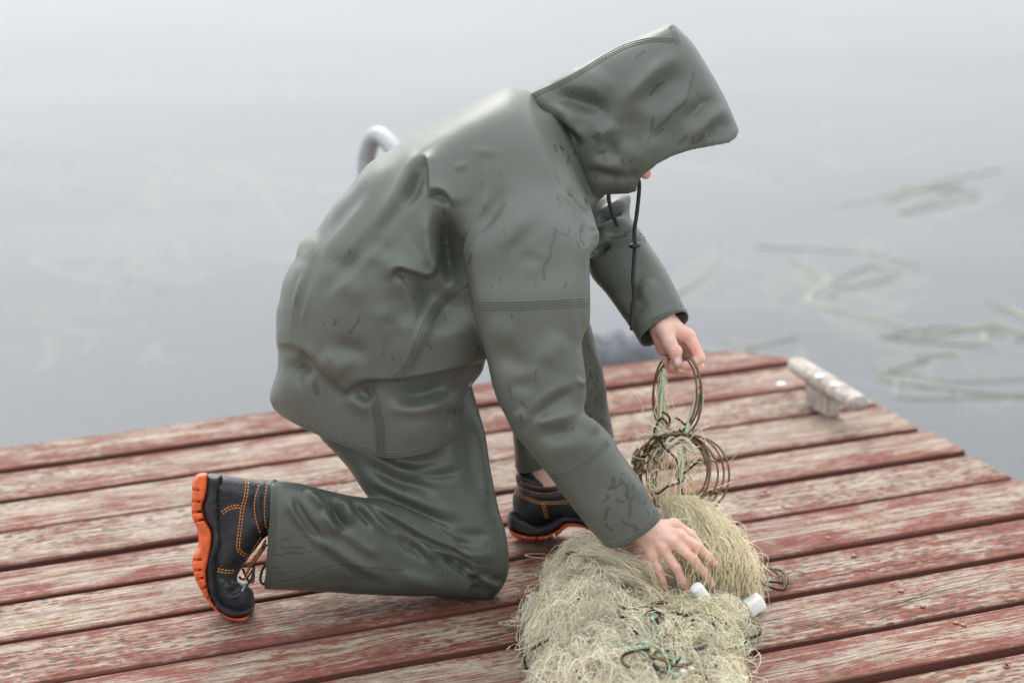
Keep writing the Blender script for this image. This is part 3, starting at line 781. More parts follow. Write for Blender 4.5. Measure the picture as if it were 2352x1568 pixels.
narm = [(1270, 330), (1309, 372), (1335, 425), (1352, 462), (1362, 490), (1371, 520), (1377, 545), (1374, 562), (1356, 592), (1356, 640), (1357, 700), (1355, 740), (1338, 778), (1337, 802), (1342, 838), (1346, 868), (1347, 910), (1342, 940), (1356, 962), (1382, 976), (1406, 1003), (1425, 1036), (1453, 1075), (1474, 1107), (1494, 1141), (1512, 1171), (1560, 1230), (1600, 1300), (1560, 1360), (1450, 1360), (1402, 1300), (1384, 1250), (1363, 1226), (1343, 1202), (1318, 1171), (1292, 1135), (1266, 1099), (1245, 1074), (1218, 1038), (1181, 998), (1163, 962), (1143, 921), (1129, 880), (1119, 833), (1110, 800), (1094, 744), (1083, 702), (1075, 655), (1064, 598), (1050, 530), (1036, 462), (1060, 400), (1120, 340), (1200, 315)]
ncut = [(900, 250), (1600, 250), (1600, 1000), (1523, 1168), (1518, 1190), (1512, 1201), (1494, 1218), (1464, 1240), (1433, 1256), (1413, 1262), (1401, 1261), (1391, 1256), (1300, 1200), (1000, 900)]
farm = [(1300, 430), (1395, 447), (1444, 446), (1450, 458), (1447, 484), (1451, 503), (1469, 526), (1491, 560), (1515, 595), (1538, 633), (1556, 669), (1573, 704), (1586, 728), (1600, 765), (1612, 820), (1560, 850), (1510, 850), (1478, 805), (1461, 774), (1444, 748), (1419, 713), (1389, 672), (1359, 639), (1340, 600), (1290, 540), (1270, 470)]
NW = [(1120, 335, 95), (1230, 318, 95), (1050, 395, 140), (1300, 365, 165), (1190, 440, 225), (1190, 560, 275), (1210, 750, 300), (1240, 900, 315), (1330, 1060, 325), (1450, 1210, 325), (1550, 1300, 325)]
FWc = [(1300, 450, -235), (1400, 560, -160), (1480, 680, -45), (1560, 800, 35)]
f1 = inflate(J, torso, [0.], 1.35, 400, fade=((1205, 250), (1., -.35), 90, .10), cut=tcut)
f2 = inflate(J, skirt, [(700, 900, -5), (900, 900, 20), (1060, 900, 72)], 1.62, 275, cut=hemcut)
f3 = inflate(J, narm, NW, .78, 120, sig=62, cut=ncut)
f3i = inflate(J, narm, NW, .78, 120, sig=62)+9.
f3 = np.maximum(f3, -np.maximum(f3i, (((J.X-1380)*.8+(J.Y-1130)*.6)*-1)[..., None].astype(np.float32)))
f4 = inflate(J, farm, FWc, .80, 110, sig=110, wcut=((1536, 752), (.52, .85), .36))
f4i = inflate(J, farm, FWc, .80, 110, sig=110)+8.
f4 = np.maximum(f4, -np.maximum(f4i, (((J.X-1460)*.5+(J.Y-690)*.85)*-1)[..., None].astype(np.float32)))
V = smin(f1, f2, 20.)
# the sleeve melts into the shoulder at the top and lies on the side lower down
kf_ = np.clip((620-J.Y)/260, 0, 1); kk = (10+46*kf_*np.clip((1330-J.X)/200, .15, 1))[..., None].astype(np.float32)
V = smin(V, f3, kk)
V = smin(V, f4, 14.)
P, Q = surfnet(V, J)
P = relax_mesh(P, Q, 3)
def relax_where(P, Q, wt, it):
    for _ in range(it): P = P+(relax_mesh(P, Q, 1, .6)-P)*wt[:, None]
    return P
sw = np.exp(-((P[:, 0]-1165)/125)**4-((P[:, 1]-345)/62)**4)*(P[:, 2] > 20)
P = relax_where(P, Q, sw, 45)
ii = np.clip(((P-J.lo)/J.st).round().astype(int), 0, J.n-1)
stk = np.stack([f[ii[:, 0], ii[:, 1], ii[:, 2]] for f in (f1, f2, f3, f4)]); lab = stk.argmin(0)
del f1, f2, f3, f3i, f4, f4i, V
N = normals(P, Q)
T, K, A, FA = (0, 1), (1, 0), (2,), (3,)
folds = [
 # shoulder-blade cone and its hollow
 ('r', [(957, 335), (945, 376), (925, 424), (898, 478), (866, 530)], 15, 9, (0,)),
 ('r', [(966, 362), (958, 400), (946, 442), (925, 480)], 15, -12, (0,)),
 ('s', [(987, 456), (985, 428), (983, 393), (978, 370), (966, 353)], 20, 13, (0,)),
 # armpit pocket
 ('r', [(1012, 466), (1020, 516), (1031, 575), (1045, 630), (1058, 680)], 23, -58, (0, 1)),
 ('s', [(1036, 480), (1030, 456), (1012, 442), (998, 444), (988, 462)], 17, 13),
 ('r', [(982, 470), (984, 520), (987, 575), (984, 622)], 14, 12, (0,)),
 ('s', [(1009, 565), (1006, 606), (998, 630), (982, 636), (962, 632), (936, 623), (916, 619), (905, 628), (899, 655)], 27, 21, (0, 1)),
 ('r', [(925, 668), (980, 676), (1030, 710), (1056, 770)], 44, -36, (0, 1)),
 # soft pulls over the back
 ('r', [(912, 336), (868, 398), (825, 464), (766, 540), (735, 600)], 16, 6, (0,)),
 ('r', [(854, 417), (818, 462), (784, 506), (752, 560)], 15, -6, (0,)),
 ('r', [(806, 424), (772, 470), (743, 511), (712, 544)], 12, 7, (0,)),
 ('r', [(770, 470), (740, 530), (722, 580)], 10, -4, (0,)),
 ('r', [(716, 546), (702, 575), (692, 625)], 10, -4, (0,)),
 ('r', [(700, 620), (692, 650), (674, 715)], 5, 4, (0,)), ('r', [(718, 640), (704, 700), (690, 760)], 6, 3, (0,)),
 ('r', [(846, 550), (876, 566), (896, 600)], 18, -4, (0,)), ('r', [(830, 606), (862, 614), (896, 624)], 18, -3, (0,)),
 ('r', [(735, 616), (785, 604), (840, 622)], 20, -5, (0,)), ('r', [(775, 635), (808, 664), (842, 695)], 20, 4, (0,)), ('S', [(1000, 380), (940, 470), (870, 560), (790, 640), (720, 720)], 24, -4, (0,)), ('S', [(905, 345), (830, 440), (760, 520), (700, 610), (672, 700)], 26, 6, (0,)), ('S', [(950, 400), (880, 500), (800, 590), (720, 680)], 30, 4, (0,)), ('S', [(740, 560), (705, 640), (680, 740), (672, 800)], 14, 4, (0,)),
 ('r', [(896, 650), (922, 704), (940, 760)], 18, -9, (0,)), ('r', [(884, 716), (900, 760), (920, 800)], 15, -5, (0,)), ('r', [(870, 690), (884, 745), (905, 800)], 16, 5, (0,)),
 ('r', [(1037, 672), (1007, 702), (984, 738), (963, 785), (942, 831), (915, 862)], 12, 6, (0, 1)),
 ('r', [(755, 790), (800, 800), (856, 818)], 18, -8, (0,)),
 # the big lap at the small of the back and the overhang above the lower panel
 ('S', [(806, 925), (793, 905), (778, 889), (749, 860), (720, 831), (698, 806), (676, 800)], 26, 8, (0, 1)),
 ('r', [(735, 806), (770, 836), (806, 864)], 22, 9, (0, 1)),
 ('r', [(676, 815), (690, 850), (716, 880)], 20, -9, (0, 1)),
 ('s', [(1120, 824), (1110, 825), (1042, 848), (954, 865), (896, 872), (837, 873), (806, 882), (792, 897)], 24, 6, (0, 1)),
 ('r', [(792, 904), (822, 928), (860, 950)], 12, 8, (0, 1)), ('r', [(812, 893), (838, 905), (856, 925)], 11, -8, (0, 1)),
 ('r', [(880, 895), (954, 905), (1028, 887), (1080, 862)], 20, -20, (0, 1)),
 ('r', [(884, 915), (910, 937), (954, 940), (1013, 925), (1062, 903)], 13, 10, (0, 1)),
 ('r', [(1046, 930), (1040, 960), (1038, 990)], 10, -8, (0, 1)),
 ('r', [(900, 985), (960, 985), (1010, 970)], 26, 4, (0, 1)),
 # shoulder and sleeve
 ('r', [(1076, 358), (1108, 347), (1150, 358)], 9, 2.5), ('r', [(1036, 386), (1058, 382), (1080, 376)], 7, 3),
 ('r', [(1172, 420), (1135, 473), (1106, 517), (1085, 545)], 16, -7), ('r', [(1136, 430), (1106, 484), (1076, 530)], 14, 5),
 ('r', [(1224, 484), (1180, 535), (1138, 580)], 18, 4, (2,)), ('r', [(1246, 500), (1200, 552), (1160, 590)], 16, -4, (2,)), ('r', [(1180, 600), (1215, 592), (1255, 612)], 15, -3.5, (2,)), ('r', [(1255, 560), (1235, 600), (1215, 650)], 16, 3.5, (2,)),
 ('r', [(1276, 428), (1306, 456), (1330, 480), (1346, 502)], 9, 5), ('r', [(1302, 424), (1328, 460), (1350, 490)], 9, -5),
 ('r', [(1340, 508), (1343, 538), (1346, 568)], 7, -9, (2,)), ('r', [(1364, 520), (1370, 552)], 9, 5, (2,)),
 ('S', [(1340, 584), (1326, 592), (1325, 640), (1326, 700), (1330, 760), (1334, 795)], 16, 6, (2,)),
 ('r', [(1112, 735), (1150, 762), (1200, 770)], 24, 4, (2,)), ('r', [(1132, 790), (1172, 822), (1226, 858)], 24, -8, (2,)), ('r', [(1300, 765), (1272, 802), (1252, 850)], 24, 6, (2,)), ('r', [(1160, 882), (1200, 884), (1232, 872)], 15, -5, (2,)),
 ('S', [(1212, 972), (1236, 938), (1268, 912), (1303, 894), (1330, 884)], 20, -13, (2,)),
 ('r', [(1208, 968), (1250, 968), (1300, 955), (1335, 940)], 13, 10, (2,)), ('r', [(1225, 988), (1270, 996), (1320, 985)], 17, -9, (2,)), ('r', [(1182, 940), (1200, 960), (1215, 975)], 12, 6, (2,)),
 ('r', [(1326, 886), (1342, 874)], 9, 8, (2,)), ('r', [(1335, 950), (1360, 975), (1375, 1000)], 12, 7, (2,)), ('r', [(1255, 1020), (1320, 1022), (1370, 1000)], 22, 5, (2,)), ('r', [(1290, 1140), (1350, 1130), (1420, 1090)], 34, -4, (2,)), ('r', [(1410, 1060), (1450, 1110), (1490, 1165)], 12, 4, (2,)),
 # far sleeve
 ('r', [(1370, 520), (1400, 495), (1440, 470)], 9, -13, (3,)), ('r', [(1375, 500), (1405, 478), (1440, 455)], 9, 8, (3,)), ('r', [(1378, 545), (1395, 518), (1445, 502)], 10, 10, (3,)), ('r', [(1385, 535), (1430, 533), (1455, 520)], 10, -7, (3,)), ('r', [(1375, 560), (1390, 580)], 14, -12, (3,)), ('r', [(1455, 660), (1480, 665), (1510, 640)], 14, 6, (3,)), ('r', [(1440, 650), (1450, 690), (1470, 730)], 22, -6, (3,)),
]
P = sculpt(P, N, folds, lab, 1.45)
P = relax_mesh(P, Q, 1, .4); N = normals(P, Q)
P = P+N*(cloth_noise(P, 3, .6, 120.))[:, None]
N = normals(P, Q)
def streak(x, y, L, a):
    pts = [(x, y)]; 
    for _ in range(3): a += random.uniform(-.5, .5); x += L/3*math.cos(a); y += L/3*math.sin(a); pts.append((x, y))
    return pts
wets = [([(803, 765), (812, 752), (826, 734)], 5), ([(770, 735), (768, 747)], 4), ([(1280, 530), (1268, 560), (1262, 590), (1250, 612), (1250, 640)], 5), ([(1082, 585), (1078, 606)], 5),
        ([(1020, 480), (1022, 496)], 5), ([(1010, 514), (1020, 520)], 4), ([(706, 850), (700, 880)], 14), ([(720, 870), (728, 900)], 10), ([(690, 850), (700, 840)], 10)]
for _ in range(26):
    wets.append((streak(random.uniform(1390, 1500), random.uniform(1080, 1210), random.uniform(8, 30), random.uniform(.9, 2.)), random.uniform(2.5, 4.5)))
for _ in range(26):
    wets.append((streak(random.uniform(1080, 1350), random.uniform(380, 1000), random.uniform(6, 26), random.uniform(1.1, 2.2)), random.uniform(2, 3.6)))
for _ in range(18):
    wets.append((streak(random.uniform(1270, 1345), random.uniform(330, 560), random.uniform(8, 24), random.uniform(.8, 1.6)), random.uniform(2.5, 4.5)))
for _ in range(22):
    wets.append((streak(random.uniform(660, 1050), random.uniform(360, 860), random.uniform(4, 16), random.uniform(1.3, 2.4)), random.uniform(1.8, 3.)))
jacket = to_object('jacket', P, Q, RUBBER, person, paint(P, N, wets))
SJ = Surf(P, Q)
seam(SJ, [(1083, 701), (1150, 702), (1250, 699), (1330, 694), (1357, 695)], 4, 5.6, 1.9, RUBBER_SEAM, jacket)
seam(SJ, [(1265, 1094), (1292, 1091), (1323, 1077), (1363, 1046), (1396, 1015)], 3, 6, 1.8, RUBBER_SEAM, jacket)
seam(SJ, [(1399, 1250), (1413, 1251), (1433, 1246), (1462, 1230), (1490, 1209), (1508, 1190), (1508, 1172)], 3, 6, 1.8, RUBBER_SEAM, jacket)
seam(SJ, [(1072, 646), (1037, 672), (1007, 702), (984, 738), (963, 785), (942, 831), (909, 868)], 4, 6, 2.0, RUBBER_SEAM, jacket)
seam(SJ, [(848, 882), (862, 928), (872, 980), (875, 1046)], 4, 6, 2.0, RUBBER_SEAM, jacket)
seam(SJ, [(628, 925), (645, 945), (674, 962), (722, 986), (770, 1007), (824, 1027), (868, 1040), (890, 1044), (931, 1042), (976, 1033), (1014, 1017), (1036, 997), (1047, 970), (1055, 930)], 3, 5.5, 1.6, RUBBER_SEAM, jacket)
seam(SJ, [(1358, 597), (1378, 585), (1404, 571), (1440, 550), (1466, 543), (1484, 546)], 3, 6, 1.6, RUBBER_SEAM, jacket)
seam(SJ, [(1497, 742), (1513, 731), (1538, 722), (1560, 717), (1580, 717)], 3, 5, 1.6, RUBBER_SEAM, jacket)

# --- hood
HG = Grid((1170, 30, -230), (1760, 520, 230), 3.6)
hood_o = [(1196, 232), (1228, 205), (1262, 184), (1309, 158), (1355, 134), (1402, 111), (1450, 90), (1496, 70), (1530, 56), (1548, 56), (1565, 70), (1592, 100), (1620, 144), (1651, 198), (1668, 230), (1688, 275), (1700, 305), (1730, 370), (1720, 430), (1660, 470), (1560, 480), (1480, 475), (1420, 452), (1385, 456), (1352, 468), (1335, 440), (1320, 400), (1300, 365), (1270, 320), (1225, 275)]
hcut = [(1100, 0), (1720, 0), (1705, 290), (1697, 303), (1691, 318), (1673, 330), (1636, 337), (1589, 345), (1543, 360), (1511, 377), (1480, 401), (1467, 418), (1463, 440), (1443, 446), (1390, 447), (1386, 454), (1354, 466), (1340, 450), (1100, 300)]
h1 = inflate(HG, hood_o, [0.], .80, 150, cut=hcut)
h2 = inflate(HG, hood_o, [0.], .80, 150)+9.
open_ = (1460-HG.X)*.35+(300-HG.Y)*.35+30
h1 = np.maximum(h1, -np.maximum(h2, np.minimum(open_, 60)[..., None].astype(np.float32)))
P, Q = surfnet(h1, HG); P = relax_mesh(P, Q, 3); N = normals(P, Q)
hf = [('r', [(1240, 217), (1278, 219), (1330, 235), (1371, 250), (1396, 295)], 19, -17), ('r', [(1262, 235), (1300, 258), (1340, 285)], 20, 9),
      ('r', [(1566, 117), (1540, 138), (1508, 162), (1462, 206), (1420, 256)], 16, 12), ('r', [(1590, 150), (1550, 180), (1510, 215), (1470, 260)], 24, -10),
      ('r', [(1400, 160), (1370, 200), (1350, 235)], 28, 7), ('r', [(1265, 285), (1293, 298), (1312, 316), (1338, 345)], 13, -15), ('r', [(1280, 270), (1320, 300), (1352, 330)], 14, 10),
      ('r', [(1360, 320), (1390, 305), (1420, 280)], 13, 8), ('r', [(1380, 330), (1402, 340), (1395, 372)], 16, -8), ('r', [(1350, 385), (1395, 405), (1440, 398)], 13, -12), ('r', [(1345, 360), (1390, 385), (1440, 380)], 14, 7),
      ('r', [(1668, 232), (1640, 265), (1600, 305), (1570, 330)], 14, 9), ('r', [(1680, 270), (1650, 300), (1620, 325)], 15, -6), ('r', [(1650, 215), (1610, 250), (1560, 285)], 16, -8),
      ('r', [(1600, 210), (1560, 235), (1500, 300)], 20, 6), ('r', [(1440, 250), (1450, 300), (1430, 350)], 24, -7), ('r', [(1500, 300), (1490, 345), (1450, 390)], 20, 5),
      ('r', [(1420, 425), (1440, 410), (1470, 395)], 10, -6), ('r', [(1215, 250), (1245, 285), (1280, 325), (1315, 375)], 12, -8)]
P = sculpt(P, N, hf, None, 1.45); P = relax_mesh(P, Q, 1, .4); N = normals(P, Q)
P = P+N*cloth_noise(P, 11, .6, 80.)[:, None]; N = normals(P, Q)
wets = [([(1594, 168), (1586, 200), (1574, 235), (1550, 255), (1532, 275), (1512, 292), (1495, 310), (1488, 330)], 5), ([(1524, 190), (1508, 200), (1495, 218)], 5), ([(1500, 270), (1495, 300)], 4.5), ([(1522, 297), (1500, 318)], 5),
        ([(1360, 318), (1380, 305)], 4), ([(1385, 350), (1390, 370)], 6), ([(1460, 134), (1480, 118)], 4), ([(1560, 330), (1575, 315)], 6), ([(1598, 330), (1615, 312)], 5)]
for _ in range(26):
    wets.append((streak(random.uniform(1300, 1660), random.uniform(120, 420), random.uniform(4, 16), random.uniform(1.2, 2.4)), random.uniform(2, 3.5)))
hood = to_object('hood', P, Q, RUBBER, person, paint(P, N, wets))
SH = Surf(P, Q)
seam(SH, [(1204, 232), (1235, 215), (1290, 190), (1340, 162), (1392, 130), (1440, 106), (1495, 92), (1545, 94)], 3, 4.2, 1.5, RUBBER_SEAM, hood)
seam(SH, [(1542, 60), (1550, 82), (1558, 105)], 3, 5, 1.5, RUBBER_SEAM, hood)
seam(SH, [(1690, 308), (1672, 323), (1636, 330), (1589, 338), (1543, 353), (1508, 372), (1478, 396)], 2, 5, 1.3, RUBBER_SEAM, hood)
seam(SH, [(1206, 244), (1226, 278), (1260, 312), (1290, 340)], 3, 5, 1.6, RUBBER_SEAM, hood)

# --- trousers
TG = Grid((590, 600, -340), (1440, 1400, 330), 4.2)
pelvis = [(720, 700), (900, 690), (1060, 760), (1075, 900), (1000, 980), (800, 985), (700, 930), (690, 800)]
thigh = [(760, 860), (900, 820), (1060, 830), (1082, 880), (1098, 935), (1115, 996), (1126, 1068), (1139, 1133), (1150, 1178), (1160, 1209), (1167, 1246), (1170, 1290), (1166, 1323), (1152, 1350), (1128, 1366), (1098, 1345), (1040, 1300), (985, 1250), (930, 1213), (880, 1178), (845, 1143), (819, 1107), (797, 1074), (768, 1041), (735, 1005), (715, 960), (720, 900)]
calf = [(560, 1092), (600, 1098), (636, 1102), (687, 1108), (753, 1125), (804, 1136), (850, 1143), (900, 1150), (990, 1180), (1080, 1230), (1150, 1280), (1162, 1320), (1150, 1354), (1134, 1371), (1118, 1377), (1061, 1374), (988, 1369), (896, 1368), (768, 1362), (658, 1357), (600, 1354), (560, 1352)]
ccut = [(620, 1080), (1300, 1080), (1300, 1450), (604, 1450), (605, 1353), (610, 1290), (614, 1239), (618, 1180)]
shin = [(1290, 640), (1340, 690), (1354, 735), (1370, 791), (1387, 873), (1406, 979), (1418, 1040), (1425, 1110), (1400, 1170), (1300, 1190), (1215, 1180), (1190, 1140), (1183, 1080), (1180, 1036), (1176, 988), (1172, 900), (1180, 760), (1220, 660)]
scut = [(1000, 500), (1500, 500), (1500, 960), (1411, 1004), (1411, 1008), (1360, 1030), (1300, 1058), (1244, 1079), (1222, 1087), (1204, 1089), (1190, 1086), (1183, 1077), (1000, 1040)]
fth = [(800, 720), (1000, 640), (1200, 620), (1310, 650), (1320, 760), (1250, 800), (1100, 815), (900, 850)]
NLW = 150.; w_far = w_on_ground(1250, 1236)+55
g1 = inflate(TG, pelvis, [0.], .9, 235)
g2 = inflate(TG, thigh, [(800, 900, 55), (900, 880, 50), (1040, 920, 55), (1080, 960, 70), (980, 1080, 122), (1100, 1080, 125), (1120, 1330, 155)], .82, 112, sig=100)
g3 = inflate(TG, calf, [150.], .82, 104, cut=ccut)
g3i = inflate(TG, calf, [150.], .82, 104)+9.
g3 = np.maximum(g3, -np.maximum(g3i, (TG.X-760)[..., None].astype(np.float32)))
g4 = inflate(TG, shin, [(1280, 700, w_far+25), (1290, 1080, w_far)], .80, 100, cut=scut)
g4i = inflate(TG, shin, [(1280, 700, w_far+25), (1290, 1080, w_far)], .80, 100)+9.
g4 = np.maximum(g4, -np.maximum(g4i, (950-TG.Y)[..., None].astype(np.float32)))
g5 = inflate(TG, fth, [(850, 780, -110), (1250, 700, w_far+25)], .85, 105)
V = smin(g1, g2, 30.); V = smin(V, g3, 7.); V = smin(V, g5, 20.); V = smin(V, g4, 14.)
P, Q = surfnet(V, TG); P = relax_mesh(P, Q, 3)
ii = np.clip(((P-TG.lo)/TG.st).round().astype(int), 0, TG.n-1)
lab = np.stack([f[ii[:, 0], ii[:, 1], ii[:, 2]] for f in (g1, g2, g3, g4, g5)]).argmin(0)
del g1, g2, g3, g3i, g4, g4i, g5, V
N = normals(P, Q)
th, ca, fl = (1, 0), (2,), (3, 4)
tf = [
 ('r', [(815, 1050), (859, 1072), (910, 1101), (962, 1114), (1028, 1134)], 11, -8, th), ('r', [(830, 1045), (880, 1065), (940, 1085), (1000, 1105)], 14, 7, th),
 ('r', [(936, 1088), (988, 1091), (1040, 1085), (1080, 1070)], 9, -5, th), ('r', [(813, 1096), (859, 1126), (910, 1152), (962, 1173), (1013, 1196), (1070, 1207)], 10, -8, th), ('r', [(825, 1085), (880, 1115), (940, 1142), (1010, 1172), (1070, 1185)], 13, 7, th),
 ('r', [(900, 1170), (960, 1196), (1030, 1222), (1100, 1232)], 12, 6, th), ('r', [(960, 1222), (1030, 1245), (1110, 1255)], 10, -6, th), ('r', [(1000, 1215), (1080, 1228), (1140, 1225)], 9, -4, th), ('r', [(1040, 1258), (1100, 1272), (1150, 1276)], 10, 6, th),
 ('r', [(1085, 900), (1100, 980), (1115, 1080), (1130, 1180)], 10, 5, th), ('r', [(1060, 960), (1080, 1060), (1100, 1160)], 22, -5, th), ('r', [(870, 1060), (950, 1062), (1040, 1040)], 16, -6, th),
 ('s', [(1150, 1300), (1090, 1288), (1039, 1262), (1000, 1247), (962, 1229), (923, 1206), (885, 1183), (862, 1165), (849, 1146)], 16, 11, (1, 2)),
 # calf: long folds from the hem to the knee
 ('S', [(912, 1345), (846, 1322), (798, 1296), (757, 1268), (718, 1237), (688, 1201), (662, 1173), (641, 1152)], 20, 10, ca),
 ('r', [(686, 1128), (681, 1160), (698, 1191), (728, 1228), (760, 1255)], 9, -14, ca), ('r', [(664, 1130), (672, 1165), (690, 1196), (716, 1226)], 8, 6, ca), ('r', [(698, 1122), (718, 1139), (739, 1160), (756, 1166)], 7, 8, ca),
 ('r', [(782, 1132), (767, 1152), (772, 1182), (788, 1208), (808, 1228)], 10, -14, ca), ('r', [(742, 1168), (760, 1200), (790, 1230)], 12, 9, ca), ('r', [(795, 1140), (798, 1170), (814, 1205)], 9, 7, ca),
 ('r', [(808, 1140), (818, 1160), (839, 1186), (862, 1216)], 7, -9, ca), ('r', [(826, 1150), (850, 1182), (880, 1212), (912, 1236)], 9, 6, ca),
 ('S', [(880, 1290), (834, 1266), (798, 1240), (758, 1207)], 15, 7, ca), ('r', [(912, 1222), (935, 1250), (965, 1278)], 11, -7, ca), ('r', [(960, 1232), (975, 1258), (1003, 1290)], 9, 8, ca), ('r', [(940, 1235), (958, 1262), (985, 1295)], 7, -6, ca),
 ('r', [(962, 1235), (1000, 1260), (1052, 1278), (1103, 1298), (1156, 1308)], 6, 9), ('c', [(1005, 1263), (1039, 1292), (1077, 1321), (1118, 1354)], 7, 13), ('c', [(1030, 1276), (1060, 1290), (1085, 1312)], 5, 8), ('r', [(1036, 1280), (1054, 1300), (1048, 1312)], 5, 6),
 ('r', [(1060, 1282), (1085, 1298), (1092, 1314), (1078, 1318), (1056, 1302)], 5, 8), ('r', [(1100, 1318), (1130, 1338), (1158, 1346)], 8, 8), ('c', [(1105, 1312), (1130, 1328), (1160, 1335)], 6, 8), ('r', [(1080, 1345), (1104, 1360), (1120, 1372)], 10, -9),
 ('r', [(700, 1330), (800, 1342), (900, 1348)], 20, -5, ca), ('r', [(900, 1310), (970, 1335), (1040, 1350)], 14, 6, ca),
 ('r', [(1360, 780), (1375, 860), (1392, 950)], 12, 5, fl), ('r', [(1230, 1000), (1240, 1050)], 18, -6, fl)]
P = sculpt(P, N, tf, lab, 1.8); P = relax_mesh(P, Q, 1, .4); N = normals(P, Q)
P = P+N*cloth_noise(P, 21, .7, 110.)[:, None]; N = normals(P, Q)
wets = []
for pts in ([(632, 1250), (652, 1238), (690, 1232), (712, 1233)], [(628, 1262), (660, 1256), (700, 1258)], [(628, 1276), (664, 1270), (700, 1268), (722, 1262)], [(630, 1316), (672, 1312), (704, 1292), (744, 1276)], [(634, 1334), (690, 1326), (740, 1304), (790, 1296), (850, 1304), (930, 1308)], [(630, 1305), (650, 1302), (672, 1300)], [(690, 1340), (705, 1336)]):
    wets.append((pts, random.uniform(1.7, 2.4)))
for _ in range(60):
    wets.append((streak(random.uniform(640, 1150), random.uniform(1060, 1340), random.uniform(3, 10), random.uniform(1, 2.3)), random.uniform(1.6, 2.6)))
for _ in range(30):
    wets.append((streak(random.uniform(1340, 1395), random.uniform(760, 990), random.uniform(5, 16), random.uniform(1, 2.3)), random.uniform(1.8, 3)))
trousers = to_object('trousers', P, Q, RUBBER_PANTS, person, paint(P, N, wets))
ST = Surf(P, Q)
seam(ST, [(628, 1106), (626, 1180), (622, 1240), (618, 1290), (613, 1350)], 4, 5, 1.5, RUBBER_PANTS, trousers, 'hem')
seam(ST, [(1184, 1068), (1192, 1077), (1206, 1080), (1222, 1078), (1244, 1070)], 3, 5, 1.4, RUBBER_PANTS, trousers, 'hem')

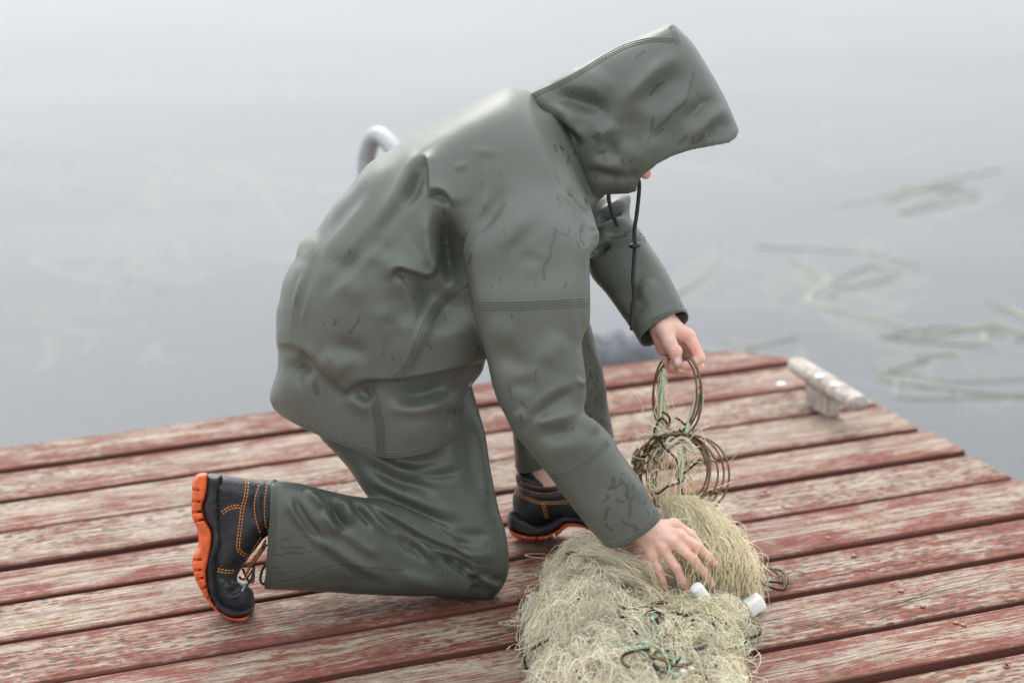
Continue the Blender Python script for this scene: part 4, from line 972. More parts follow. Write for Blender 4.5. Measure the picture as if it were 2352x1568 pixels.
# --- body: head, arms, legs and hands (one mesh; what the clothes hide is kept coarse)
def solve_body():
    Ps, Qs, Fl, o = [], [], [], 0
    def add(P, Q, fl):
        nonlocal o
        Ps.append(P); Qs.append(Q+o); Fl.append(fl); o += len(P)
    big = np.float32(60)
    # trunk and limbs inside the clothes
    G = Grid((640, 120, -330), (1560, 1330, 380), 9.); V = np.full(G.n, big)
    for a, b, ra, rb in [((820, 860, 0), (900, 700, 0), 120, 125), ((900, 700, 0), (1080, 470, 0), 115, 105), ((1080, 470, 0), (1230, 370, 0), 95, 55), ((1230, 380, 0), (1360, 330, 0), 62, 62),
                         ((1150, 450, 150), (1200, 700, 290), 60, 48), ((1200, 700, 290), (1290, 960, 318), 46, 42), ((1290, 960, 318), (1440, 1180, 325), 42, 30),
                         ((1160, 470, -120), (1420, 590, -135), 50, 30), ((1420, 590, -135), (1505, 700, -40), 32, 28),
                         ((840, 880, 70), (1090, 1260, 150), 66, 52), ((1090, 1260, 150), (700, 1230, 150), 58, 40), ((850, 800, -100), (1260, 705, w_far+10), 58, 48), ((1260, 720, w_far+10), (1262, 1080, w_far), 58, 42), ((1262, 1080, w_far), (1262, 1140, w_far), 42, 42)]:
        rcone(G, a, b, ra, rb, V, 20)
    P, Q = surfnet(V, G); add(relax_mesh(P, Q, 2), Q, np.zeros(len(P)))
    # head, face down to the right under the hood
    G = Grid((1230, 120, -130), (1580, 470, 130), 4.); V = np.full(G.n, big)
    cx, cy = 1398., 285.; f = np.array([.68, .73]); u = np.array([.73, -.68])
    def hp(a, b, w=0.): return (cx+f[0]*a+u[0]*b, cy+f[1]*a+u[1]*b, w)
    ang = math.atan2(f[1], f[0])
    ellip(G, hp(-8, 38), (112, 92, 86), V, 10, ang); ellip(G, hp(38, -30), (70, 96, 68), V, 30, ang)
    rcone(G, hp(60, -92), hp(82, -104), 34, 26, V, 24)                       # jaw and chin
    rcone(G, hp(-40, -60), hp(-70, -160), 62, 62, V, 30)
    rcone(G, hp(104, 32), hp(128, -12), 9, 13, V, 12); ellip(G, hp(140, -16), (15, 13, 17), V, 10, ang)   # nose
    for s_ in (-1, 1):
        ellip(G, hp(128, -22, 14*s_), (12, 10, 9), V, 6, ang)
        ellip(G, hp(98, 26, 34*s_), (20, 15, 19), V, 8, ang, True); ellip(G, hp(86, 25, 34*s_), (17, 16, 16), V, 3, ang)   # eye
        rcone(G, hp(102, 46, 14*s_), hp(92, 46, 58*s_), 10, 8, V, 10)        # brow
        ellip(G, hp(-4, -6, 86*s_), (24, 36, 9), V, 5, ang)                  # ear
    rcone(G, hp(112, -50, -22), hp(112, -50, 22), 9, 9, V, 7); rcone(G, hp(108, -64, -17), hp(108, -64, 17), 9, 9, V, 7)    # lips
    P, Q = surfnet(V, G); P = relax_mesh(P, Q, 2)
    a_ = (P[:, 0]-cx)*f[0]+(P[:, 1]-cy)*f[1]; add(P, Q, np.clip((a_-95)/45, 0, .8))
    # near hand, back towards the camera, fingers spread on the net
    wn_ = 322.
    G = Grid((1400, 1130, wn_-90), (1680, 1400, wn_+70), 2.1); V = np.full(G.n, big)
    rcone(G, (1440, 1180, wn_), (1487, 1222, wn_), 31, 29, V, 8); ellip(G, (1487, 1220, wn_), (34, 26, 22), V, 8, .8)
    mcp = dict(i=(1560, 1229, wn_+2), m=(1545, 1243, wn_+9), r=(1523, 1260, wn_+8), p=(1499, 1277, wn_))
    for k, q in mcp.items():
        rcone(G, (1485+(q[0]-1520)*.35, 1222+(q[1]-1250)*.35, wn_-2), q, 17, 14.5 if k != 'p' else 13, V, 13)
    rcone(G, (1500, 1235, wn_-14), (1540, 1255, wn_-14), 20, 15, V, 14)      # palm pad
    fing = dict(i=[mcp['i'], (1604, 1256, wn_+10), (1627, 1278, wn_+2), (1646, 1297, wn_-5)], m=[mcp['m'], (1592, 1283, wn_+16), (1617, 1313, wn_+9), (1636, 1339, wn_+1)],
                r=[mcp['r'], (1553, 1303, wn_+15), (1568, 1335, wn_+8), (1580, 1362, wn_+1)], p=[mcp['p'], (1513, 1309, wn_+8), (1522, 1333, wn_+2), (1529, 1353, wn_-5)])
    rad = dict(i=(13, 11.3, 10, 8.6), m=(13.4, 11.6, 10.2, 8.8), r=(12.6, 11., 9.8, 8.4), p=(11.2, 9.6, 8.6, 7.4))
    for k, c in fing.items():
        r = rad[k]
        Vf = np.full(G.n, big)
        for j in range(3): rcone(G, c[j], c[j+1], r[j], r[j+1], Vf, 3)
        for j in (1, 2): ellip(G, c[j], (r[j]*1.06, r[j]*1.06, r[j]*1.08), Vf, 4)
        V = smin(V, Vf, 7.)
        ellip(G, (c[0][0]-2, c[0][1]-2, c[0][2]+4), (13, 12, 13), V, 9)      # knuckle
        rcone(G, (1490, 1226, wn_+13), (c[0][0], c[0][1], c[0][2]+7), 4, 5, V, 8)   # tendon
    th_ = [(1500, 1212, wn_-14), (1548, 1205, wn_-30), (1585, 1228, wn_-36), (1606, 1252, wn_-38)]
    for j in range(3): rcone(G, th_[j], th_[j+1], (19, 15, 12.5)[j], (15, 12.5, 10)[j], V, 8)
    P, Q = surfnet(V, G); P = relax_mesh(P, Q, 2); N = normals(P, Q)
    cr = []
    for k, c in fing.items():
        for j, q in ((1, (-3, 0, 3)), (2, (-1.5, 1.5))):
            d = np.array(c[j+1][:2], float)-np.array(c[j-1][:2]); d = d/ np.linalg.norm(d); n_ = np.array([-d[1], d[0]])
            for off in q:
                m_ = np.array(c[j][:2], float)+d*off; cr.append(('r', [m_-n_*7, m_+d*(.8*off), m_+n_*7], 1.7, -.75))
    P = sculpt(P, N, cr)
    fl = np.zeros(len(P))
    for k, c in fing.items():
        for q, r_, a_ in ((c[0], 15, .5), (c[1], 13, .55), (c[2], 11, .55), (c[3], 17, .8)):
            fl = np.maximum(fl, a_*np.exp(-((P-np.array(q))**2).sum(1)/(r_*r_)))
    add(P, Q, np.clip(fl+.12, 0, 1))
    # far hand, thumb in front, fingers closed round the rings
    wf_ = 8.
    G = Grid((1455, 690, wf_-130), (1660, 895, wf_+90), 2.1); V = np.full(G.n, big)
    rcone(G, (1500, 690, wf_-48), (1531, 748, wf_-14), 31, 29, V, 8)
    pal = [((1533, 748, wf_-8), (1581, 772, wf_-2), 26, 16), ((1530, 750, wf_-20), (1574, 784, wf_-24), 27, 18), ((1526, 752, wf_-32), (1560, 800, wf_-44), 27, 19), ((1520, 752, wf_-40), (1538, 806, wf_-56), 25, 18)]
    for a, b, ra, rb in pal: rcone(G, a, b, ra, rb, V, 12)
    rcone(G, (1512, 757, wf_-8), (1522, 802, wf_-34), 20, 15, V, 12)
    fars = dict(i=[(1581, 772, wf_-2), (1607, 822, wf_+8), (1586, 838, wf_+16), (1566, 838, wf_+20)], m=[(1576, 784, wf_-24), (1605, 843, wf_-16), (1583, 851, wf_+2), (1561, 846, wf_+13)],
                r=[(1562, 796, wf_-44), (1590, 853, wf_-38), (1562, 853, wf_-14), (1543, 838, wf_+2)], p=[(1545, 800, wf_-56), (1562, 850, wf_-54), (1540, 848, wf_-30), (1528, 826, wf_-12)])
    rf = dict(i=(16.5, 13.5, 11.5, 9.6), m=(15.5, 13, 11.5, 9.6), r=(15, 12.4, 11, 9.2), p=(13.5, 11, 9.8, 8.2))
    for k, c in fars.items():
        r = rf[k]; Vf = np.full(G.n, big)
        for j in range(3): rcone(G, c[j], c[j+1], r[j], r[j+1], Vf, 3.)
        V = smin(V, Vf, 5.)
    tb = [(1524, 752, wf_+8), (1537, 786, wf_+24), (1550, 808, wf_+31), (1557, 833, wf_+33)]; tr = (23, 16.5, 15, 11.5)
    Vf = np.full(G.n, big)
    for j in range(3): rcone(G, tb[j], tb[j+1], tr[j], tr[j+1], Vf, 7)
    ellip(G, (1551, 807, wf_+31), (15.6, 15.5, 15), Vf, 5)
    V = smin(V, Vf, 8.)
    P, Q = surfnet(V, G); P = relax_mesh(P, Q, 2); N = normals(P, Q)
    P = sculpt(P, N, [('r', [(1538, 803), (1550, 799), (1562, 800)], 1.8, -.9), ('r', [(1539, 808), (1552, 805), (1563, 806)], 1.8, -.9), ('r', [(1541, 796), (1551, 793), (1561, 794)], 1.6, -.6), ('r', [(1565, 775), (1578, 783), (1590, 790)], 2.4, -1.5), ('r', [(1590, 795), (1596, 808), (1600, 818)], 2.2, -1.2)])
    fl = np.zeros(len(P))
    for q, r_, a_ in [((1557, 833, wf_+33), 16, .6), ((1551, 805, wf_+44), 13, .5), ((1600, 800, wf_), 32, .8), ((1590, 850, wf_-10), 34, .75), ((1540, 850, wf_-20), 28, .75), ((1585, 775, wf_+5), 26, .55), ((1512, 800, wf_-20), 28, .55)]:
        fl = np.maximum(fl, a_*np.exp(-((P-np.array(q))**2).sum(1)/(r_*r_)))
    add(P, Q, np.clip(fl+.1, 0, 1))
    return np.concatenate(Ps), np.concatenate(Qs), np.concatenate(Fl), fing, fars, tb
P, Q, FLU, fing, fars, tb = solve_body()
body = to_object('body', P, Q, SKIN, person, None, dict(flush=FLU))
# nails: small curved plates on the fingertips
def nail(c_from, c_to, c, half_l, half_w, r, nrm):
    a = np.array(c_to, float)-np.array(c_from, float); a /= np.linalg.norm(a)
    n = np.array(nrm, float); n -= a*(n@a); n /= np.linalg.norm(n); b = np.cross(a, n); V_, F_ = [], []; nu, nv = 7, 7
    for i in range(nu):
        for j in range(nv):
            s, t = i/(nu-1)*2-1, j/(nv-1)*2-1
            wsc = half_w*(1-.22*max(0, s)**2-.30*max(0, -s)**2); ang_ = t*wsc/r
            V_.append(np.array(c, float)+a*(s*half_l*(1-.12*t*t))+b*(r*math.sin(ang_))+n*(r*math.cos(ang_)+.5-.9*(abs(s)**4)-.5*t**4))
    for i in range(nu-1):
        for j in range(nv-1):
            q = i*nv+j; F_.append((q, q+1, q+nv+1, q+nv))
    o = link('fingernail', mesh_np('fingernail', s2w(np.array(V_)), F_), NAIL, body)
    md = o.modifiers.new('thick', 'SOLIDIFY'); md.thickness = .0006
for k in 'imr':
    c = fing[k]; nail(c[2], c[3], np.array(c[3], float)+(np.array(c[2], float)-np.array(c[3]))*.10, 6.6, 6.4, 9.0 if k != 'r' else 8.6, (.25, -.25, 1) if k != 'r' else (.0, .0, 1))
nail(tb[2], tb[3], np.array(tb[3])-np.array((.3, 2.2, 0)), 8.6, 9.6, 11.9, (.05, .1, 1))
nail(fars['m'][2], fars['m'][3], fars['m'][3], 6, 5.5, 9.5, (-.2, .5, 1)); nail(fars['p'][2], fars['p'][3], fars['p'][3], 6, 5.2, 8.2, (-.6, 0, 1)); nail(fars['r'][2], fars['r'][3], fars['r'][3], 6, 5.4, 9.2, (-.4, .3, 1))

# --- drawstrings of the hood
CORD = None
def cord_material(name, base, fleck, sc_=900, lo=.45, hi=.55):
    n = NT(name); a = n.attr('along'); 
    w = n.math('FRACT', n.math('MULTIPLY', a, 1.0))
    f = n.ramp(w, lo, hi)
    c = n.coord(); v = n.noise(c, 300, 3)
    col = n.mix(f, base, fleck); col = n.mix(n.ramp(v, .4, .7), col, tuple(x*.6 for x in base))
    return n.P(color=col, rough=.75)
BLACKCORD = cord_material('black_cord', (.012, .012, .014), (.03, .028, .03))
def cord(name, pts, r, mat, parent, twist=3, pitch=14., n=10, world=False, fuzz=.0):
    """a laid cord: strands wound round a centre line"""
    R = resample(pts, (pitch/6 if world else max(pitch/6, 1.5))); T = np.gradient(R, axis=0); T /= np.linalg.norm(T, axis=1, keepdims=True)+1e-9
    A = np.cross(T, np.array([.3, .2, 1.])); A /= np.linalg.norm(A, axis=1, keepdims=True)+1e-9; B = np.cross(T, A)
    L = np.concatenate([[0], np.cumsum(np.linalg.norm(np.diff(R, axis=0), axis=1))]); ls = []
    for k in range(twist):
        ph = 2*math.pi*(L/pitch+k/twist); ls.append(R+r*.52*(np.cos(ph)[:, None]*A+np.sin(ph)[:, None]*B))
    ls = np.array(ls); W = ls if world else s2w(ls)
    V_, F_ = tubes(W, r*.62/(1 if world else PXM), 5)
    me = mesh_np(name, V_, F_)
    al = np.repeat((L/pitch)[None], twist, 0); al = al+np.arange(twist)[:, None]/twist
    attr(me, 'along', np.repeat(al.reshape(-1), 5))
    return link(name, me, mat, parent)
ds = cord('drawstring', [(1462, 405, 28), (1468, 420, 34), (1467, 450, 36), (1462, 495, 38), (1457, 530, 38), (1458, 565, 40), (1456, 600, 42), (1454, 640, 46), (1457, 680, 52), (1453, 710, 58), (1451, 735, 60), (1451, 757, 62)], 4.6, BLACKCORD, person, 4, 13)
cord('drawstring', [(1399, 436, 40), (1398, 455, 44), (1402, 475, 44), (1408, 495, 40), (1414, 508, 36), (1418, 519, 32)], 4.6, BLACKCORD, person, 4, 13)
GT = simple('black_plastic', (.02, .018, .018), .3, .2, 50, .05)
bm = bmesh.new()
bmesh.ops.create_uvsphere(bm, u_segments=16, v_segments=10, radius=1, matrix=Matrix.Translation(Vector(s2w(np.array([[1458, 564, 44]]))[0])) @ Matrix.Rotation(-.1, 4, 'Y') @ Matrix.Diagonal((.0115, .0075, .0052, 1)))
tg = from_bm('cord_stop', bm, GT, ds, True)

# --- boots: leather upper, rubber midsole, orange outsole with lugs, seams, laces
def flat_solid(outline, wc, half, rim, st=2.6, smooth=True, extra=None, cutp=None, n=5):
    o = np.array(outline); lo = o.min(0)-14; hi = o.max(0)+14
    wl_ = [wc] if np.isscalar(wc) else wc
    ws = [wl_[0]] if np.isscalar(wl_[0]) else [q[2] for q in wl_]
    G = Grid((lo[0], lo[1], min(ws)-half*1.15-10), (hi[0], hi[1], max(ws)+half*1.15+10), st)
    V_ = inflate(G, outline, wl_, 1., half, smooth, sharp=rim, n=n)
    if extra: V_ = extra(G, V_)
    P_, Q_ = surfnet(V_, G); return relax_mesh(P_, Q_, 2, .45), Q_
wb = min(150., 300.); wtoe = w_on_ground(550, 1427)
WB = [(520, 1120, 150), (520, 1250, 150), (545, 1400, .5*150+.5*wtoe)]
nb = empty('boot', s2w(np.array([[540, 1400, 150.]]))[0]); nb.parent = person; nb.matrix_parent_inverse = person.matrix_basis.inverted()
nb['label'] = 'black leather work boot with orange sole standing on its toe'
upper = [(478, 1088), (511, 1090), (540, 1094), (568, 1098), (592, 1101), (612, 1101), (640, 1104), (660, 1150), (655, 1210), (630, 1225), (613, 1231), (600, 1243), (585, 1264), (568, 1284), (556, 1303), (546, 1322), (548, 1336), (566, 1341), (580, 1355), (585, 1374), (585, 1393), (578, 1408), (560, 1416), (530, 1410), (500, 1395), (482, 1360), (474, 1310), (478, 1240), (474, 1180), (474, 1120)]
def cr_upper(P_, Q_):
    N_ = normals(P_, Q_)
    S_ = [('r', [(595, 1104), (583, 1150), (586, 1190), (598, 1230)], 6, -6), ('r', [(611, 1104), (604, 1150), (607, 1190), (613, 1222)], 5, -5), ('r', [(590, 1120), (594, 1170), (604, 1210)], 9, 4),
          ('r', [(570, 1100), (565, 1140), (560, 1170), (553, 1230), (548, 1260), (566, 1282)], 4, -2), ('r', [(520, 1330), (540, 1325), (556, 1312)], 6, -6), ('r', [(512, 1345), (535, 1345), (552, 1330)], 5, 6), ('r', [(516, 1362), (540, 1358), (560, 1346)], 6, -6), ('r', [(530, 1375), (545, 1365), (560, 1350)], 5, 5), ('r', [(505, 1335), (512, 1320)], 5, -3), ('r', [(518, 1120), (530, 1150), (525, 1175)], 8, -2.5), ('r', [(505, 1210), (520, 1225), (530, 1260)], 9, -2), ('r', [(548, 1336), (540, 1330)], 6, -8), ('r', [(545, 1393), (570, 1392), (586, 1388)], 3, -2)]
    return sculpt(P_, N_, S_)
P, Q = flat_solid(upper, WB, 54, 46); P = cr_upper(P, Q)
up_o = to_object('upper', P, Q, LEATHER, nb); SU = Surf(P, Q)
mid = [(474, 1089), (490, 1088), (510, 1090), (515, 1110), (507, 1141), (509, 1181), (509, 1210), (513, 1233), (509, 1255), (504, 1271), (498, 1312), (501, 1360), (510, 1378), (521, 1388), (545, 1396), (565, 1394), (580, 1388), (584, 1396), (578, 1410), (566, 1417), (545, 1422), (521, 1417), (497, 1399), (480, 1373), (470, 1336), (468, 1300), (472, 1270), (480, 1243), (479, 1217), (466, 1195), (460, 1164), (466, 1141), (470, 1110)]
P, Q = flat_solid(mid, WB, 60, 16); N = normals(P, Q)
ms = []
for k in range(4): ms.append(('r', [(484+7*k, 1092), (485+7*k, 1112), (478+7.5*k, 1138), (474+8.5*k, 1152)], 2.2, -3))
ms += [('r', [(487, 1170), (497, 1190), (505, 1205)], 3, -3), ('r', [(490, 1160), (500, 1150), (508, 1140)], 2.4, -3), ('r', [(495, 1178), (503, 1172)], 2.6, -4), ('r', [(500, 1186), (507, 1182)], 2.6, -4), ('r', [(488, 1215), (497, 1240), (495, 1262), (486, 1285)], 6, 3), ('r', [(503, 1262), (490, 1290), (486, 1320)], 3, -3), ('r', [(482, 1300), (486, 1340), (500, 1375), (530, 1402), (570, 1404)], 3, -2.5), ('r', [(492, 1310), (496, 1350), (512, 1380), (545, 1398)], 3, 2)]
P = sculpt(P, N, ms); to_object('midsole', P, Q, BLACKRUB, nb)
sole = [(477, 1087), (459, 1086), (448, 1093), (442, 1108), (440, 1157), (441, 1186), (451, 1210), (455, 1229), (455, 1257), (444, 1272), (442, 1300), (449, 1331), (464, 1360), (483, 1388), (502, 1407), (521, 1420), (545, 1427), (564, 1425), (575, 1412), (566, 1413), (545, 1417), (521, 1412), (498, 1394), (484, 1369), (477, 1336), (476, 1312), (482, 1283), (489, 1243), (487, 1217), (475, 1195), (467, 1164), (474, 1141), (479, 1110)]
def lug_cuts(G, V_):
    # grooves between the tread lugs, cut across the sole
    for (x0, y0, x1, y1, wd) in [(436, 1122, 456, 1126, 2.6), (436, 1150, 458, 1152, 2.6), (436, 1178, 462, 1174, 2.6), (440, 1199, 468, 1192, 2.6), (438, 1287, 462, 1284, 2.6), (438, 1310, 462, 1308, 2.6), (444, 1334, 466, 1326, 2.6), (456, 1356, 478, 1344, 2.6), (472, 1378, 490, 1364, 2.6), (490, 1399, 503, 1386, 2.4), (508, 1416, 518, 1402, 2.4)]:
        d, _, t = pl_dist([(x0, y0), (x1, y1)], np.stack([G.X.ravel(), G.Y.ravel()], 1))
        V_ = np.maximum(V_, np.minimum((wd-d.reshape(G.X.shape))[..., None], np.abs(G.w[None, None, :]-150)-30).astype(np.float32))
    # a channel between the outer and inner row of lugs
    W3 = G.w[None, None, :]; sd_ = poly_sd(spline(sole, 4, True), G.X, G.Y)
    ch = np.maximum(np.abs(np.abs(W3-150)-26)-3.4, np.maximum((-sd_-10)[..., None], ((G.X-466-np.clip((G.Y-1300)*.5, 0, 60))[..., None])))
    return np.maximum(V_, -ch.astype(np.float32))
P, Q = flat_solid(sole, WB, 62, 9, 2.3, extra=lug_cuts); to_object('outsole', P, Q, ORANGE, nb)
for pts, rows in [([(569, 1099), (565, 1135), (557, 1166), (553, 1200), (547, 1250), (551, 1266), (571, 1278)], 2), ([(510, 1177), (530, 1165), (557, 1162)], 2), ([(500, 1308), (520, 1312), (540, 1312)], 2), ([(597, 1106), (585, 1150), (587, 1190), (598, 1224)], 1), ([(614, 1108), (608, 1150), (608, 1190), (613, 1218)], 1), ([(600, 1233), (584, 1256), (572, 1278), (558, 1298)], 1)]:
    stitches(SU, pts, STITCH, up_o, 1.25, 5.5, 2.6, rows=rows, rowgap=6)
LACE = cord_material('black_orange_lace', (.012, .012, .013), (.62, .22, .04), lo=.84, hi=.88)
wl0 = 176
for pts in ([(570, 1300, 178), (582, 1284, 190), (598, 1262, 196), (610, 1240, 190)], [(562, 1322, 180), (576, 1300, 196), (594, 1276, 200), (612, 1250, 188)], [(584, 1294, 192), (582, 1315, 200), (574, 1335, 198), (564, 1345, 190)], [(558, 1306, 170), (568, 1330, 186), (580, 1336, 192), (583, 1318, 196), (580, 1296, 194)], [(612, 1292, 150), (602, 1310, 170), (598, 1330, 178), (604, 1340, 176), (612, 1334, 160)], [(550, 1324, 170), (558, 1330, 186), (570, 1322, 190), (580, 1308, 190)]):
    cord('lace', pts, 3.1, LACE, nb, 2, 9)
tube_obj('lace_tip', s2w(np.array([(567, 1338, 200), (558, 1352, 196), (552, 1366, 190)])), .0022, simple('clear_plastic_tip', (.35, .36, .38), .3, .1), nb, 6)
# the far boot stands flat
fb = empty('boot', ground(1280, 1238)); fb.parent = person; fb.matrix_parent_inverse = person.matrix_basis.inverted()
fb['label'] = 'black leather work boot with orange sole standing flat behind the sleeve'
wfb = w_on_ground(1240, 1240)+42
up2 = [(1178, 1167), (1177, 1147), (1181, 1127), (1187, 1112), (1184, 1100), (1186, 1085), (1200, 1080), (1230, 1086), (1262, 1096), (1300, 1094), (1338, 1086), (1344, 1120), (1370, 1142), (1420, 1152), (1448, 1172), (1452, 1196), (1420, 1204), (1300, 1206), (1200, 1212), (1176, 1196)]
P, Q = flat_solid(up2, wfb, 58, 50); N = normals(P, Q)
P = sculpt(P, N, [('r', [(1184, 1098), (1215, 1112), (1250, 1116), (1290, 1112)], 4, -6), ('r', [(1186, 1114), (1220, 1127), (1255, 1131), (1300, 1124)], 4, -6), ('r', [(1186, 1106), (1230, 1120), (1290, 1117)], 5, 4), ('r', [(1183, 1130), (1214, 1143), (1246, 1152), (1310, 1148)], 4, -3)])
u2 = to_object('upper', P, Q, LEATHER, fb); S2 = Surf(P, Q)
mid2 = [(1168, 1176), (1176, 1172), (1181, 1180), (1204, 1191), (1232, 1204), (1252, 1200), (1272, 1190), (1292, 1182), (1322, 1183), (1360, 1190), (1440, 1192), (1456, 1200), (1452, 1216), (1400, 1220), (1357, 1213), (1333, 1206), (1309, 1204), (1294, 1208), (1278, 1220), (1258, 1231), (1232, 1235), (1204, 1232), (1176, 1222), (1165, 1208)]
P, Q = flat_solid(mid2, wfb, 63, 12, 2.4); N = normals(P, Q)
ms = [('r', [(1168+2*k, 1184+7*k), (1200, 1200+7*k), (1232, 1212+5*k), (1256, 1206+6*k)], 1.9, -2.6) for k in range(3)]+[('r', [(1240, 1210), (1275, 1196), (1310, 1190), (1350, 1196)], 2.2, -2.5), ('r', [(1250, 1218), (1280, 1203), (1320, 1196)], 2.2, -2.5), ('r', [(1252, 1200), (1258, 1208)], 2.2, -3), ('r', [(1260, 1197), (1266, 1204)], 2.2, -3)]
P = sculpt(P, N, ms); to_object('midsole', P, Q, BLACKRUB, fb)
so2 = [(1165, 1205), (1168, 1200), (1176, 1216), (1204, 1226), (1232, 1229), (1258, 1225), (1278, 1215), (1294, 1202), (1309, 1199), (1333, 1201), (1357, 1209), (1400, 1214), (1454, 1208), (1458, 1222), (1440, 1234), (1390, 1232), (1357, 1218), (1333, 1210), (1314, 1209), (1300, 1212), (1286, 1225), (1272, 1234), (1252, 1240), (1232, 1243), (1204, 1241), (1186, 1236), (1172, 1225)]
def lug2(G, V_):
    for x0, y0, x1, y1 in [(1202, 1246, 1204, 1234), (1230, 1248, 1231, 1236), (1256, 1244, 1254, 1232), (1276, 1238, 1272, 1226)]:
        d, _, t = pl_dist([(x0, y0), (x1, y1)], np.stack([G.X.ravel(), G.Y.ravel()], 1)); V_ = np.maximum(V_, (2.2-d.reshape(G.X.shape))[..., None].astype(np.float32))
    return V_
P, Q = flat_solid(so2, wfb, 65, 7, 2.2, extra=lug2); to_object('outsole', P, Q, ORANGE, fb)
for pts, rows in [([(1182, 1131), (1214, 1145), (1246, 1154), (1310, 1152)], 2), ([(1246, 1154), (1252, 1175), (1258, 1196)], 2), ([(1187, 1100), (1216, 1114), (1250, 1118), (1285, 1113)], 1), ([(1188, 1116), (1222, 1129), (1256, 1133), (1296, 1126)], 1)]:
    stitches(S2, pts, STITCH, u2, 1.25, 5.5, 2.6, rows=rows, rowgap=5)
q = on_surface(S2, [(1215, 1084), (1232, 1088), (1262, 1097), (1285, 1097)], 4, 1.)
if q is not None: tube_obj('lining_edge', s2w(q), 2.6/PXM, ORANGE, fb, 6)

# ------------------------------------------------------------------ the fishing net: heap, hanging bunch, wire rings, cords, floats
net = empty('fishing_net', ground(1450, 1500)); tag(net, 'tangled cream fishing net heaped on the boards, its wire rings held up', 'fishing net')
BL = [(np.array(q[:2])*np.array([.97, 1])+np.array([.008, 0]), q[2]*.94, q[3]) for q in [(.165, 3.70, .155, .115), (.085, 3.72, .080, .075), (.078, 3.83, .070, .065), (.135, 3.965, .095, .105), (.12, 3.88, .085, .09), (.20, 3.86, .11, .085), (.29, 3.84, .11, .055), (.36, 3.84, .072, .045), (.27, 3.66, .14, .085),
    (.36, 3.74, .065, .035), (.17, 3.55, .155, .095), (.28, 3.53, .125, .07), (.30, 3.94, .085, .05), (.385, 3.90, .055, .045)]]
def heap(x, y):
    z = np.zeros(np.shape(x))
    for c_, r, h in BL:
        q = np.clip(1-((x-c_[0])**2+(y-c_[1])**2)/(r*r), 0, 1); zz = h*q**.62; z = np.log(np.exp(z*45)+np.exp(zz*45)-1)/45
    lim = .014+np.abs(3.895-y)*.38+np.clip(.20-x, 0, 1)*1.2      # it gives way under the hand
    return -np.log(np.exp(-z*60)+np.exp(-lim*60))/60+np.where(z < .012, 0, 0)
bx0 = min(c_[0]-r for c_, r, h in BL)-.02; bx1 = max(c_[0]+r for c_, r, h in BL)+.02; by0 = min(c_[1]-r for c_, r, h in BL)-.02; by1 = max(c_[1]+r for c_, r, h in BL)+.02
gx_, gy_ = np.meshgrid(np.linspace(bx0, bx1, 110), np.linspace(by0, by1, 110), indexing='ij'); hz = heap(gx_, gy_)
def bumps(x, y): return .012*np.sin(x*61+2*np.sin(y*33))*np.sin(y*57+2*np.sin(x*41))+.006*np.sin(x*143+y*77)*np.sin(y*131)
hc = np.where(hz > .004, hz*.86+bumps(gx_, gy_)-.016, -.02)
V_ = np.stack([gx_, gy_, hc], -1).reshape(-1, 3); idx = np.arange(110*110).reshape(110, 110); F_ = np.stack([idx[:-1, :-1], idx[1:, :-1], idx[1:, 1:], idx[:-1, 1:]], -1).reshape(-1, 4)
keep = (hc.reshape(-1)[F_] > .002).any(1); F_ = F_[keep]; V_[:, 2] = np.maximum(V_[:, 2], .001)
NETCORE = simple('net_core_shade', (.115, .088, .05), .9, .5, 160, .9, .004)  # filler under the strands, coloured dark to stand for shade in the gaps
co = link('shaded_net_core', mesh_np('shaded_net_core', V_, F_), NETCORE, net); co['kind'] = 'stuff'
def netting_material():
    n = NT('net_twine'); return n.P(color=n.attr('col', 'Color'), rough=.5, spec=.5, sss=.0)
TW = netting_material()
def walk(S, N_, step=.0062, turn=.62, seed=1, where=None):
    r = np.random.default_rng(seed); p = []
    while len(p) < S:
        x = r.uniform(bx0, bx1, S*3); y = r.uniform(by0, by1, S*3); ok = heap(x, y) > .012
        if where is not None: ok &= where(x, y)
        p += list(zip(x[ok], y[ok]))
    p = np.array(p[:S]); L = np.zeros((S, N_, 3))
    a = 1.4*np.sin(p[:, 0]*17+1)+1.7*np.sin(p[:, 1]*15)+r.normal(0, .7, S); w_ = r.normal(0, .12, S); hgt = r.uniform(-.012, .012, S)+r.exponential(.004, S); amp = r.exponential(.006, S); ph = r.uniform(0, 6.3, S); fq = r.uniform(.25, .7, S)
    for i in range(N_):
        z = heap(p[:, 0], p[:, 1]); flat_ = z < .004
        zz = z*.9+bumps(p[:, 0], p[:, 1])+hgt+amp*np.sin(fq*i+ph); zz = np.where(flat_, .002+np.abs(hgt)*.3+amp*.3, np.maximum(zz, .002))
        L[:, i] = np.stack([p[:, 0], p[:, 1], zz], 1)
        w_ = .93*w_+r.normal(0, turn*.25, S); a = a+w_
        # strands turn back at the rim of the heap
        nx = p+step*np.stack([np.cos(a), np.sin(a)], 1); out = heap(nx[:, 0], nx[:, 1]) < .012; a = np.where(out, a+np.where(w_ > 0, 1, -1)*1.0, a)
        p = p+step*np.stack([np.cos(a), np.sin(a)], 1)*r.uniform(.7, 1.2, (S, 1))
    return L
def smooth_lines(L, it=2):
    for _ in range(it): L[:, 1:-1] = .25*L[:, :-2]+.5*L[:, 1:-1]+.25*L[:, 2:]
    return L
def strand_obj(name, L, rad, cols, mat, parent, sides=3, kind='stuff'):
    V_, F_ = tubes(L, rad, sides); me = mesh_np(name, V_, F_); attr_col(me, 'col', np.repeat(cols, L.shape[1]*sides, 0))
    o = link(name, me, mat, parent)
    if kind: o['kind'] = kind
    return o
def cream(S, r):
    b = r.uniform(.8, 1.25, (S, 1)); t = r.random((S, 1)); return np.clip((np.array([.88, .735, .51])*(1-t)+np.array([.94, .84, .66])*t)*b, 0, .93)
